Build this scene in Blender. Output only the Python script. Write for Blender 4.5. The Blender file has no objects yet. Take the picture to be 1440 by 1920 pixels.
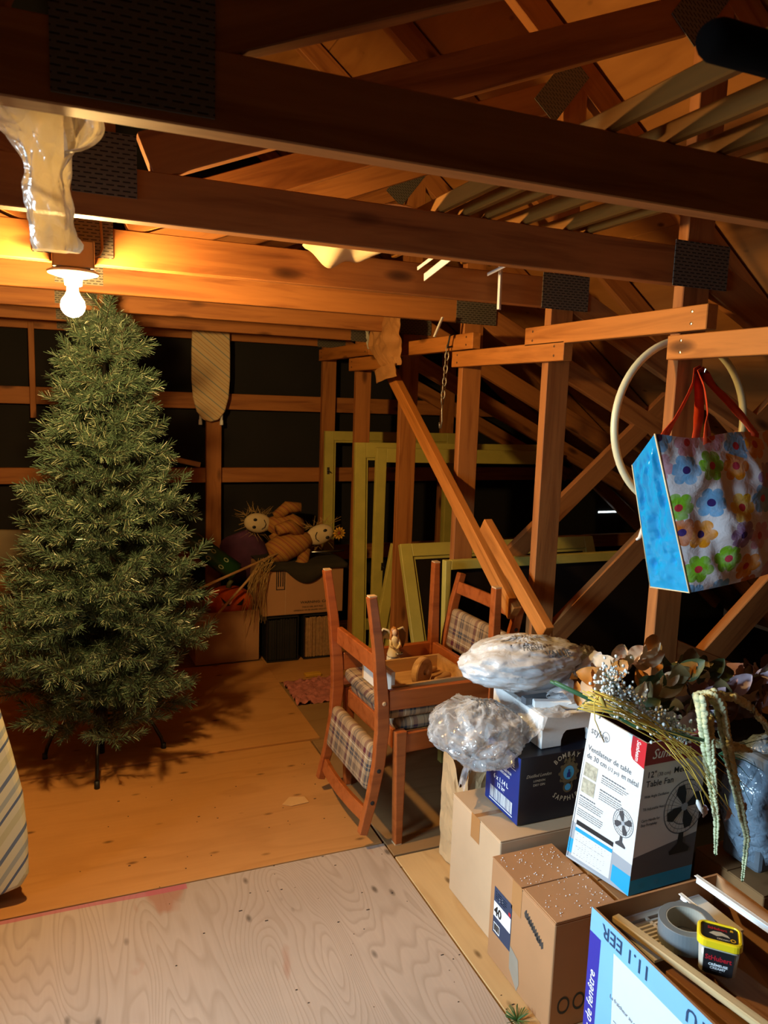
import bpy, math, random
from mathutils import Matrix, Vector, noise as mnoise
PI = math.pi
S = bpy.context.scene
COL = S.collection
random.seed(7)

# ------------------------------------------------------------------ camera
def look_matrix(yaw, pitch, roll, pos):
    y, p, r = (math.radians(a) for a in (yaw, pitch, roll))
    f = Vector((math.sin(y)*math.cos(p), math.cos(y)*math.cos(p), math.sin(p)))
    rt = Vector((math.cos(y), -math.sin(y), 0)); up = rt.cross(f)
    r2 = rt*math.cos(r) + up*math.sin(r); u2 = -rt*math.sin(r) + up*math.cos(r)
    m = Matrix((r2, u2, -f)).transposed().to_4x4(); m.translation = pos
    return m
cd = bpy.data.cameras.new('camera'); cam = bpy.data.objects.new('camera', cd); COL.objects.link(cam)
cam.matrix_world = look_matrix(22.747, -8.111, 1.969, (0, 0, 1.5))
cd.sensor_fit = 'VERTICAL'; cd.sensor_height = 36; cd.lens = 1441.5/1920*36; cd.clip_start = .05
cd.dof.use_dof = True; cd.dof.focus_distance = 2.4; cd.dof.aperture_fstop = 8.4
S.camera = cam
S.view_settings.view_transform = 'Standard'; S.view_settings.look = 'None'
S.view_settings.gamma = 1; S.view_settings.use_curve_mapping = False
S.view_settings.exposure = 0.0
# ------------------------------------------------------------------ world and lights
w = bpy.data.worlds.new('world'); S.world = w; w.use_nodes = True
bg = w.node_tree.nodes['Background']; bg.inputs[0].default_value = (1, .62, .38, 1); bg.inputs[1].default_value = .013
BULB_COL = (1, .60, .20); BULB_POWER = 2450.0
ld = bpy.data.lights.new('cool_side_light', 'AREA'); ld.shape = 'RECTANGLE'; ld.size = .62; ld.size_y = .75  # cool light from the left; the window given as its source is added
ld.energy = 28; ld.color = (.60, .83, 1); ld.spread = math.radians(76)
lo = bpy.data.objects.new('cool_side_light', ld); COL.objects.link(lo)
lo.location = (-1.62, 1.30, 1.20)
lo.rotation_euler = (Vector((1.2, 1.12, .42)) - Vector(lo.location)).to_track_quat('-Z', 'Y').to_euler()

# ------------------------------------------------------------------ mesh builder
class MB:
    def __init__(s): s.v = []; s.f = []; s.m = []; s.uv = None; s.X = Matrix.Identity(4)
    def add(s, vs, fs, mi=0):
        b = len(s.v); s.v += [s.X @ Vector(p) for p in vs]
        for q in fs: s.f.append([b+i for i in q]); s.m.append(mi)
        return s
    def hexa(s, c, mi=0):   # c: bottom 4 ccw, top 4 ccw
        return s.add(c, [(3,2,1,0),(4,5,6,7),(0,1,5,4),(1,2,6,5),(2,3,7,6),(3,0,4,7)], mi)
    def box(s, x0, x1, y0, y1, z0, z1, mi=0):
        return s.hexa([(x0,y0,z0),(x1,y0,z0),(x1,y1,z0),(x0,y1,z0),(x0,y0,z1),(x1,y0,z1),(x1,y1,z1),(x0,y1,z1)], mi)
    def tube(s, path, r, n=8, mi=0, caps=True, flat=1.0):
        path = [Vector(p) for p in path]; N = len(path)
        rr = r if isinstance(r, (list, tuple)) else [r]*N
        t0 = (path[1]-path[0]).normalized(); a = Vector((0,0,1)) if abs(t0.z) < .9 else Vector((1,0,0))
        u = t0.cross(a).normalized(); vs = []; fs = []
        for i, p in enumerate(path):
            t = (path[min(i+1,N-1)]-path[max(i-1,0)]).normalized()
            u = (u - t*u.dot(t)).normalized(); w_ = t.cross(u)
            for k in range(n):
                an = 2*PI*k/n; vs.append(p + u*rr[i]*math.cos(an) + w_*rr[i]*flat*math.sin(an))
        for i in range(N-1):
            for k in range(n):
                k2 = (k+1) % n; fs.append((i*n+k, i*n+k2, (i+1)*n+k2, (i+1)*n+k))
        if caps: fs += [tuple(reversed(range(n))), tuple(range((N-1)*n, N*n))]
        return s.add(vs, fs, mi)
    def lathe(s, prof, n=24, c=(0,0,0), mi=0):
        vs = []; fs = []; c = Vector(c)
        for r, z in prof:
            for k in range(n):
                a = 2*PI*k/n; vs.append(c + Vector((r*math.cos(a), r*math.sin(a), z)))
        for i in range(len(prof)-1):
            for k in range(n):
                k2 = (k+1) % n; fs.append((i*n+k, i*n+k2, (i+1)*n+k2, (i+1)*n+k))
        fs += [tuple(reversed(range(n))), tuple(range((len(prof)-1)*n, len(prof)*n))]
        return s.add(vs, fs, mi)
    def prism(s, pts, o, u, v, d, mi=0):   # 2D outline pts in frame (o,u,v) extruded by vector d
        o, u, v, d = Vector(o), Vector(u), Vector(v), Vector(d); n = len(pts)
        a = [o+u*p+v*q for p, q in pts]; b = [p+d for p in a]
        fs = [tuple(reversed(range(n))), tuple(range(n, 2*n))] + [(i,(i+1)%n,n+(i+1)%n,n+i) for i in range(n)]
        return s.add(a+b, fs, mi)
    def poly(s, pts, o, u, v, mi=0):
        o, u, v = Vector(o), Vector(u), Vector(v)
        return s.add([o+u*p+v*q for p, q in pts], [tuple(range(len(pts)))], mi)
    def grid(s, fn, nu, nv, mi=0, closed=False):
        vs = [fn(i/nu, j/nv) for i in range(nu+1) for j in range(nv+1)]
        fs = [(i*(nv+1)+j, (i+1)*(nv+1)+j, (i+1)*(nv+1)+j+1, i*(nv+1)+j+1) for i in range(nu) for j in range(nv)]
        return s.add(vs, fs, mi)
    def sphere(s, c, r, n=12, m=8, mi=0):
        rx, ry, rz = r if isinstance(r, (tuple, list)) else (r, r, r); c = Vector(c)
        vs = [c+Vector((0,0,rz))]; fs = []
        for i in range(1, m):
            t = PI*i/m
            for k in range(n):
                a = 2*PI*k/n; vs.append(c+Vector((rx*math.sin(t)*math.cos(a), ry*math.sin(t)*math.sin(a), rz*math.cos(t))))
        vs.append(c-Vector((0,0,rz))); L = len(vs)-1
        for k in range(n):
            fs.append((0, 1+k, 1+(k+1)%n)); fs.append((L, 1+(m-2)*n+(k+1)%n, 1+(m-2)*n+k))
            for i in range(m-2): fs.append((1+i*n+k, 1+(i+1)*n+k, 1+(i+1)*n+(k+1)%n, 1+i*n+(k+1)%n))
        return s.add(vs, fs, mi)
    def build(s, name, mats, parent=None, smooth=False, bevel=0, seg=1, world=True, solid=0, sub=0):
        me = bpy.data.meshes.new(name)
        vs = s.v
        if parent is not None and world:
            inv = wm(parent).inverted(); vs = [inv @ p for p in vs]
        me.from_pydata([tuple(p) for p in vs], [], s.f)
        for m_ in (mats if isinstance(mats, (list, tuple)) else [mats]): me.materials.append(m_)
        me.polygons.foreach_set('material_index', s.m)
        me.polygons.foreach_set('use_smooth', [bool(smooth)]*len(s.f))
        me.update()
        o = bpy.data.objects.new(name, me); COL.objects.link(o)
        if parent is not None: o.parent = parent
        if solid: q = o.modifiers.new('solid', 'SOLIDIFY'); q.thickness = solid; q.offset = 0
        if bevel:
            q = o.modifiers.new('bevel', 'BEVEL'); q.width = bevel; q.segments = seg; q.limit_method = 'ANGLE'; q.angle_limit = .6
        if sub: q = o.modifiers.new('sub', 'SUBSURF'); q.levels = sub; q.render_levels = sub
        return o
def wm(o):
    m = o.matrix_basis.copy()
    while o.parent: o = o.parent; m = o.matrix_basis @ m
    return m
def tag(o, label=None, cat=None, group=None, kind=None):
    for k, x in (('label', label), ('category', cat), ('group', group), ('kind', kind)):
        if x: o[k] = x
    return o
def thing(name, label, cat, loc=(0,0,0), rz=0, group=None, rot=None):
    o = bpy.data.objects.new(name, None); o.empty_display_size = .05; COL.objects.link(o)
    o.matrix_basis = Matrix.Translation(loc) @ (rot.to_4x4() if rot is not None else Matrix.Rotation(rz, 4, 'Z'))
    return tag(o, label, cat, group)
def struct(o): o['kind'] = 'structure'; return o
def beam(name, p0, p1, wd, th, mat, parent=None, nrm=(0,1,0), bevel=.002):
    """timber from p0 to p1; wd across in the plane normal to nrm, th along nrm; local X runs with the grain"""
    p0, p1, nrm = Vector(p0), Vector(p1), Vector(nrm); d = p1-p0; L = d.length; x = d/L
    z = (nrm - x*nrm.dot(x)).normalized(); y = z.cross(x)
    M_ = Matrix((x, y, z)).transposed().to_4x4(); M_.translation = p0
    b = MB().box(0, L, -wd/2, wd/2, -th/2, th/2)
    o = b.build(name, mat, None, bevel=bevel)
    if parent is not None: o.parent = parent; o.matrix_basis = wm(parent).inverted() @ M_
    else: o.matrix_basis = M_
    return o
def copy_tree(o, parent=None):
    c = o.copy(); COL.objects.link(c)
    if parent is not None: c.parent = parent
    for ch in [k for k in bpy.data.objects if k.parent == o]: copy_tree(ch, c)
    return c

# lettering: several strings on one face become one mesh
def text_faces(mb, txt, o, u, v, size, align='LEFT', bold=0.0, shear=0.0, mi=0, sx=1.0):
    cu = bpy.data.curves.new('lettering', 'FONT'); cu.body = txt; cu.size = size; cu.align_x = align
    cu.offset = bold*size; cu.shear = shear; cu.resolution_u = 2
    ob = bpy.data.objects.new('lettering', cu); COL.objects.link(ob)
    dg = bpy.context.evaluated_depsgraph_get(); me = bpy.data.meshes.new_from_object(ob.evaluated_get(dg))
    o, u, v = Vector(o), Vector(u).normalized(), Vector(v).normalized()
    mb.add([o+u*p.co.x*sx+v*p.co.y for p in me.vertices], [tuple(p.vertices) for p in me.polygons], mi)
    bpy.data.objects.remove(ob); bpy.data.curves.remove(cu); bpy.data.meshes.remove(me)

# ------------------------------------------------------------------ materials
def lin(h):
    if isinstance(h, str):
        c = [int(h[i:i+2], 16)/255 for i in (0, 2, 4)]
        return tuple((x/12.92 if x <= .04045 else ((x+.055)/1.055)**2.4) for x in c)
    return h
def c4(h): return (*lin(h), 1)
class NT:
    def __init__(s, name):
        s.m = bpy.data.materials.new(name); s.m.use_nodes = True; s.t = s.m.node_tree; s.b = s.t.nodes['Principled BSDF']
    def n(s, ty, **kw):
        x = s.t.nodes.new(ty)
        for k, val in kw.items(): setattr(x, k, val)
        return x
    def l(s, a, b): s.t.links.new(a, b)
    def coord(s, scale=(1,1,1), rnd=True, out='Object', rot=(0,0,0)):
        tc = s.n('ShaderNodeTexCoord'); mp = s.n('ShaderNodeMapping'); mp.inputs['Scale'].default_value = scale; mp.inputs['Rotation'].default_value = rot
        if rnd:
            oi = s.n('ShaderNodeObjectInfo'); mu = s.math('MULTIPLY', oi.outputs['Random'], 23.0); ad = s.n('ShaderNodeVectorMath', operation='ADD')
            s.l(tc.outputs[out], ad.inputs[0]); s.l(mu, ad.inputs[1]); s.l(ad.outputs[0], mp.inputs[0])
        else: s.l(tc.outputs[out], mp.inputs[0])
        return mp.outputs[0]
    def math(s, op, a, b=None, c=None):
        x = s.n('ShaderNodeMath', operation=op)
        for i, q in enumerate((a, b, c)):
            if q is None: continue
            if isinstance(q, (int, float)): x.inputs[i].default_value = q
            else: s.l(q, x.inputs[i])
        return x.outputs[0]
    def noise(s, vec, scale, detail=4, dist=0, rough=.55):
        x = s.n('ShaderNodeTexNoise'); x.inputs['Scale'].default_value = scale; x.inputs['Detail'].default_value = detail
        x.inputs['Distortion'].default_value = dist; x.inputs['Roughness'].default_value = rough
        s.l(vec, x.inputs['Vector']); return x.outputs['Fac']
    def ramp(s, fac, stops, const=False):
        x = s.n('ShaderNodeValToRGB'); r = x.color_ramp; r.interpolation = 'CONSTANT' if const else 'LINEAR'
        while len(r.elements) < len(stops): r.elements.new(.5)
        for e, (p, c) in zip(r.elements, stops): e.position = p; e.color = c4(c) if not isinstance(c, float) else (c, c, c, 1)
        s.l(fac, x.inputs[0]); return x.outputs[0]
    def mix(s, fac, a, b, mode='MIX'):
        x = s.n('ShaderNodeMix', data_type='RGBA', blend_type=mode)
        for i, q in ((0, fac), (6, a), (7, b)):
            if isinstance(q, (int, float)): x.inputs[i].default_value = q
            elif isinstance(q, (str, tuple)): x.inputs[i].default_value = c4(q)
            else: s.l(q, x.inputs[i])
        return x.outputs[2]
    def bump(s, h, st=.3, dist=.004):
        x = s.n('ShaderNodeBump'); x.inputs['Strength'].default_value = st; x.inputs['Distance'].default_value = dist
        s.l(h, x.inputs['Height']); s.l(x.outputs[0], s.b.inputs['Normal'])
    def col(s, c):
        if isinstance(c, (str, tuple)): s.b.inputs['Base Color'].default_value = c4(c)
        else: s.l(c, s.b.inputs['Base Color'])
    def set(s, **kw):
        for k, val in kw.items(): s.b.inputs[k.replace('_', ' ')].default_value = val
        return s
def plain(name, c, rough=.6, metal=0, spec=.5, var=.12, vs=8, bump=0):
    t = NT(name); t.set(Roughness=rough, Metallic=metal); t.b.inputs['Specular IOR Level'].default_value = spec
    v = t.noise(t.coord(), vs, 4); L = lin(c)
    t.col(t.ramp(v, [(.3, tuple(x*(1-var) for x in L)), (.7, tuple(min(1, x*(1+var)) for x in L))]))
    if bump: t.bump(t.noise(t.coord(), vs*8, 5), bump, .003)
    return t.m
def wood(name, c1, c2, axis='X', rough=.62, knots=True, fine=1.0, spec=.3):
    t = NT(name); t.set(Roughness=rough); t.b.inputs['Specular IOR Level'].default_value = spec
    sc = {'X': (.9, 11, 11), 'Y': (11, .9, 11), 'Z': (11, 11, .9)}[axis]
    v = t.coord(tuple(k*fine for k in sc)); g = t.noise(v, 2.0, 5, .8); g2 = t.noise(v, 9, 3)
    c = t.ramp(g, [(.28, c2), (.5, c1), (.72, tuple(x*1.12 for x in lin(c1)))])
    c = t.mix(t.math('MULTIPLY', g2, .35), c, tuple(x*.55 for x in lin(c2)), 'MIX')
    if knots:
        k = {'X': (3.2, 9, 9), 'Y': (9, 3.2, 9), 'Z': (9, 9, 3.2)}[axis]
        vo = t.n('ShaderNodeTexVoronoi'); vo.inputs['Scale'].default_value = 1.0; t.l(t.coord(k), vo.inputs['Vector'])
        kn = t.ramp(vo.outputs['Distance'], [(.05, 1.0), (.11, .75), (.19, 0.0)])
        c = t.mix(kn, c, tuple(x*.38 for x in lin(c2)))
    t.col(c); t.bump(g2, .12, .002); return t.m
def plyw(name, c1, c2, axis='X', rings=9, line=.5, spots=False, stain=False, rough=.75, hs=2.1, hd=3):
    """rotary cut veneer: contour lines of a stretched noise make the flame grain"""
    t = NT(name); t.set(Roughness=rough); t.b.inputs['Specular IOR Level'].default_value = .2
    sc = {'X': (.42, 1.9, 1), 'Y': (1.9, .42, 1)}[axis]
    v = t.coord(sc); h = t.noise(v, hs, hd, .25, .45); f = t.math('FRACT', t.math('MULTIPLY', h, float(rings)))
    ln = t.ramp(f, [(0, 0.0), (.55, .15), (.86, 1.0), (1, .1)])
    sc2 = {'X': (1.5, 30, 8), 'Y': (30, 1.5, 8)}[axis]; fi = t.noise(t.coord(sc2), 3, 4)
    pa = t.noise(t.coord((1,1,1)), 1.6, 4)
    c = t.ramp(pa, [(.3, tuple(x*.86 for x in lin(c1))), (.7, tuple(min(1, x*1.1) for x in lin(c1)))])
    c = t.mix(t.math('MULTIPLY', ln, line), c, c2)
    c = t.mix(t.math('MULTIPLY', fi, .25), c, tuple(x*.7 for x in lin(c2)))
    if spots:
        vo = t.n('ShaderNodeTexVoronoi'); vo.inputs['Scale'].default_value = 1; t.l(t.coord({'X': (5.5, 12, 1), 'Y': (12, 5.5, 1)}[axis]), vo.inputs['Vector'])
        c = t.mix(t.ramp(vo.outputs['Distance'], [(.05, .85), (.13, 0.0)]), c, tuple(x*.35 for x in lin(c2)))
    if stain:
        pt = t.ramp(t.noise(t.coord((2.6,1.1,1)), 2.3, 3, .3), [(.60, 0.0), (.66, .7)])
        c = t.mix(pt, c, '9c6a52')
        tc = t.n('ShaderNodeTexCoord'); sp = t.n('ShaderNodeSeparateXYZ'); t.l(tc.outputs['Object'], sp.inputs[0])
        e = t.math('MULTIPLY', t.math('GREATER_THAN', sp.outputs[1], t.math('ADD', 2.215, t.math('MULTIPLY', pa, .03))), t.math('LESS_THAN', sp.outputs[0], .32))
        c = t.mix(t.math('MULTIPLY', e, .7), c, 'b25468')
    t.col(c); t.bump(t.math('ADD', ln, fi), .1, .002); return t.m
def film(name, c, alpha=.35, rough=.15, sheen=.7, tr=.5, crease=0, stretch=(1,1,1), rot=(0,0,0)):
    """thin plastic film: part clear, part milky, with a hard sheen and creases"""
    t = NT(name); t.t.nodes.remove(t.b); out = t.t.nodes['Material Output']
    cl = t.n('ShaderNodeBsdfTransparent'); cl.inputs[0].default_value = (.97, .97, .97, 1)
    di = t.n('ShaderNodeBsdfDiffuse'); di.inputs[0].default_value = c4(c); ts = t.n('ShaderNodeBsdfTranslucent'); ts.inputs[0].default_value = c4(c)
    ms = t.n('ShaderNodeMixShader'); ms.inputs[0].default_value = tr; t.l(di.outputs[0], ms.inputs[1]); t.l(ts.outputs[0], ms.inputs[2])
    m1 = t.n('ShaderNodeMixShader'); nz = t.noise(t.coord(stretch), 14, 4)
    al = t.math('MULTIPLY_ADD', nz, .3, alpha-.15)
    if crease:
        for sc in (4, 9):
            rg_ = t.ramp(t.math('ABSOLUTE', t.math('SUBTRACT', t.noise(t.coord(stretch, rot=rot), sc, 2, .6), .5)), [(0, 1.0), (.045, 0.0)]); al = t.math('MULTIPLY_ADD', rg_, .34, al)
        lw = t.n('ShaderNodeLayerWeight'); lw.inputs[0].default_value = .35; al = t.math('MULTIPLY_ADD', lw.outputs['Facing'], .45, al)
        al = t.math('MINIMUM', t.math('MAXIMUM', al, .04), .97)
    t.l(al, m1.inputs[0]); t.l(cl.outputs[0], m1.inputs[1]); t.l(ms.outputs[0], m1.inputs[2])
    gl = t.n('ShaderNodeBsdfGlossy'); gl.inputs[0].default_value = (1,1,1,1); gl.inputs[1].default_value = rough
    fr = t.n('ShaderNodeFresnel'); fr.inputs[0].default_value = 1.45; m2 = t.n('ShaderNodeMixShader')
    t.l(t.math('MULTIPLY_ADD', fr.outputs[0], sheen, .03), m2.inputs[0]); t.l(m1.outputs[0], m2.inputs[1]); t.l(gl.outputs[0], m2.inputs[2]); t.l(m2.outputs[0], out.inputs[0])
    if crease:
        v = t.coord(stretch, rot=rot); h = None
        for sc, am in ((6, 1.0), (14, .5), (34, .2)):
            q = t.math('MULTIPLY', t.math('ABSOLUTE', t.math('SUBTRACT', t.noise(v, sc, 2, .6), .5)), am)
            h = q if h is None else t.math('ADD', h, q)
        bp = t.n('ShaderNodeBump'); bp.inputs['Strength'].default_value = 1; bp.inputs['Distance'].default_value = crease; t.l(h, bp.inputs['Height'])
        for nd in (di, ts, gl, fr): t.l(bp.outputs[0], nd.inputs['Normal'])
    return t.m
def stripes(name, base, bands, rot, period, rough=.85, axis=0, rnd=False):
    t = NT(name); t.set(Roughness=rough); sp = t.n('ShaderNodeSeparateXYZ'); t.l(t.coord((1,1,1), rnd, rot=rot), sp.inputs[0])
    f = t.math('FRACT', t.math('MULTIPLY_ADD', sp.outputs[axis], 1/period, 50.0))
    st = [(0, base)]
    for a, b_, c in bands: st += [(a, c), (b_, base)]
    t.col(t.ramp(f, st, True)); t.bump(t.noise(t.coord((1,1,1)), 160, 2), .15, .001); return t.m
def plaid(name, ua, va):
    t = NT(name); t.set(Roughness=.9); t.b.inputs['Specular IOR Level'].default_value = .15
    sp = t.n('ShaderNodeSeparateXYZ'); tc = t.n('ShaderNodeTexCoord'); t.l(tc.outputs['Object'], sp.inputs[0])
    base = '9c8262'
    bn = [(0, base), (.10, '5a2630'), (.22, base), (.27, 'd0c0a4'), (.30, base), (.40, '3a4048'), (.47, base), (.50, '3a4048'), (.57, base), (.68, '6e5a48'), (.84, base), (.90, '2c2622'), (.92, base)]
    cols = []
    for ax, k in ((ua, 7.2), (va, 7.2)):
        q = sp.outputs['XYZ'.index(ax[0])]
        if len(ax) > 1: q = t.math('ADD', q, sp.outputs['XYZ'.index(ax[1])])
        cols.append(t.ramp(t.math('FRACT', t.math('MULTIPLY_ADD', q, k, 20.15)), bn, True))
    t.col(t.mix(.5, cols[0], cols[1])); t.bump(t.noise(t.coord((1,1,1)), 220, 2), .2, .001); return t.m
m = {}
m['fir'] = wood('truss_fir', 'a86c38', '7c4620', 'X')
m['firY'] = wood('board_fir_along_y', 'bd7836', '90551f', 'X', knots=True)
m['studZ'] = wood('stud_fir', 'a86c38', '7c4620', 'X')
m['plate'] = None
t = NT('punched_steel'); t.set(Roughness=.55, Metallic=.35)
br = t.n('ShaderNodeTexBrick'); br.inputs['Scale'].default_value = 1; br.inputs['Brick Width'].default_value = .020; br.inputs['Row Height'].default_value = .0085
br.inputs['Mortar Size'].default_value = .0032; br.inputs['Mortar Smooth'].default_value = .1; br.inputs['Bias'].default_value = 0
t.l(t.coord((1,1,1), False), br.inputs['Vector'])
sl = br.outputs['Fac']; t.col(t.mix(sl, '221d18', '6c655a')); t.bump(sl, .8, .004); m['plate'] = t.m
m['ply_grey'] = plyw('weathered_plywood', 'b9a696', '94806e', 'Y', 42, .42, True, True, hs=2.3, hd=2)
m['ply_orange'] = plyw('yellow_plywood', 'c08a50', 'a06c38', 'X', 7, .3, True)
m['ply_pale'] = plyw('new_plywood', 'c9a878', 'aa8250', 'Y', 7, .35, True)
m['ply_dark'] = plyw('old_plywood', '9a7850', '7a5834', 'X', 7, .35)
m['ply_roof'] = plyw('roof_plywood', 'a87038', '7c4a1c', 'Y', 6, .4, True)
m['void'] = plain('tar_paper', '14110f', .9, var=.3, vs=3, bump=.3)
m['card'] = plain('kraft_cardboard', 'a67c57', .8, spec=.2, var=.06, vs=5)
m['card_pale'] = plain('pale_cardboard', 'bfa383', .8, spec=.2, var=.06, vs=5)
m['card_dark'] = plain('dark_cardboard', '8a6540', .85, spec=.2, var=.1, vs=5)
m['card_in'] = plain('cardboard_inside', '8f6a49', .9, spec=.1, var=.08, vs=5)
m['black'] = plain('black_print', '15161a', .55, var=.05)
m['grey_print'] = plain('grey_print', '5b6068', .6, var=.03)
m['white_print'] = plain('white_print', 'e8ecf0', .5, var=.02)
m['tape'] = plain('packing_tape', 'a8794a', .25, spec=.6, var=.04)
m['frame'] = plain('yellow_paint', 'b5aa55', .5, var=.12, vs=9)
m['chair'] = wood('varnished_maple', 'a85a2a', '8a4219', 'X', .32, False, 1.2, .5)
m['chair_end'] = plain('bare_wood_ends', 'c9a880', .6)
m['steel'] = plain('bright_steel', 'c0c2c4', .25, 1, var=.05)
m['white'] = plain('white_plastic', 'e4e6e6', .4, var=.03)
m['foam'] = plain('white_polystyrene', 'e6eaec', .8, var=.03, vs=120, bump=.25)
m['motif_green'] = plain('pale_green_print', '9fae84', .5)
m['needle'] = plain('pvc_needles', '4d6653', .36, spec=.6, var=.35, vs=30)
m['needle_lt'] = plain('pvc_needles_light', '98a68c', .28, spec=.7, var=.3, vs=30)
m['wire'] = plain('brown_wire_stem', '3a3022', .7)
m['blackmetal'] = plain('black_metal', '101010', .4, spec=.5)
m['straw'] = plain('straw', 'a98a52', .8, var=.25, vs=20)
# ------------------------------------------------------------------ setting
XP, PW, TH = 1.513, .089, .038
YT = [1.036, 1.626, 2.225, 2.831, 3.444, 4.069, 4.676]
XC = .06
ctop = lambda x: 3.82 - .772*abs(x-XC) - .772*XC*0
def slab(x0, x1, y0, y1, mat, z=0.0, t_=.012, name='floor'):
    return struct(MB().box(x0, x1, y0, y1, z-t_, z).build(name, mat, bevel=.0015))
slab(-2.3, 1.70, -.6, 4.80, m['ply_dark'], -.014, .03)
slab(-2.3, .985, -.55, 2.252, m['ply_grey'])
slab(-2.3, .982, 2.258, 3.104, m['ply_orange'])
slab(-2.3, 1.030, 3.108, 4.185, m['ply_orange'], .007, .019)
slab(.991, 1.64, -.55, 2.165, m['ply_pale'])
slab(.991, 1.64, 2.175, 3.10, m['ply_dark'])
slab(.991, 1.64, 3.104, 3.50, m['ply_dark'])
slab(1.036, 1.64, 3.86, 4.78, m['ply_orange'], -.002, .01)
slab(-2.3, 1.032, 4.19, 4.78, m['ply_dark'])
struct(MB().box(1.64, 5.2, -.6, 4.80, -.25, -.22).build('floor', m['void']))
struct(MB().box(-5, 5.2, 4.79, 4.83, -.25, 4.0).build('wall_back', m['void']))
# roof sheathing: two slopes in sheets with a joint every truss pair
def roof(sgn):
    b = MB(); z = lambda x: 3.82-.772*abs(x-XC)+.006; xe = XC+sgn*5.25
    ys = [-.6, 1.04, 2.245, 3.463, 4.80]
    for i in range(4):
        n = 5
        for k in range(n):
            a0 = XC+sgn*(5.25*k/n)+sgn*.004; a1 = XC+sgn*(5.25*(k+1)/n); y0 = ys[i]+.003; y1 = ys[i+1]
            if k % 2: y0 += .0
            c = [(a0,y0,z(a0)),(a1,y0,z(a1)),(a1,y1,z(a1)),(a0,y1,z(a0))]
            if sgn < 0: c = c[::-1]
            b.hexa(c+[(p[0],p[1],p[2]+.012) for p in c])
    return struct(b.build('ceiling', m['ply_roof']))
roof(1); roof(-1)
# knee wall on the left with an unseen window, added to give the cool lamp a source
b = MB(); b.box(-1.92, -1.90, -.6, 4.79, 0, .95); b.box(-1.92, -1.90, -.6, 4.79, 1.80, 2.4); b.box(-1.92, -1.90, -.6, .78, .95, 1.8); b.box(-1.92, -1.90, 1.66, 4.79, .95, 1.8)
struct(b.build('wall_left', m['ply_roof']))
b = MB(); b.box(-1.91, -1.87, 0.78, .83, .95, 1.8); b.box(-1.91, -1.87, 1.61, 1.66, .95, 1.8); b.box(-1.91, -1.87, 0.83, 1.61, .95, 1.0); b.box(-1.91, -1.87, .83, 1.61, 1.75, 1.8)
struct(b.build('added_window_frame', m['white']))  # frame added out of view to account for the cool lamp
# back wall framing
def girt(z0, z1, label):
    o = beam('wall_girt', (-4.2, 4.735, (z0+z1)/2), (4.6, 4.735, (z0+z1)/2), z1-z0, .04, m['studZ']); tag(o, label, 'beam', 'girts on the back wall')
girt(1.425, 1.52, 'highest of the three wooden girts across the black back wall')
girt(.98, 1.07, 'middle wooden girt across the black back wall')
girt(.46, .555, 'lowest wooden girt on the back wall, half hidden behind the boxes')
def stud(x0, x1, z1, y, label, z0=0.0):
    o = beam('wall_stud', ((x0+x1)/2, y, z0), ((x0+x1)/2, y, z1), x1-x0, .036, m['studZ']); tag(o, label, 'stud', 'studs of the back wall')
stud(.79, .88, 1.82, 4.69, 'wooden stud on the back wall below the striped ironing board')
stud(2.36, 2.45, 1.85, 4.69, 'short dark stud on the back wall seen right behind the hanging chain')
stud(-.165, -.135, 1.87, 4.69, 'thin wooden strip standing on the back wall left of the tree top', 1.35)
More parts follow.
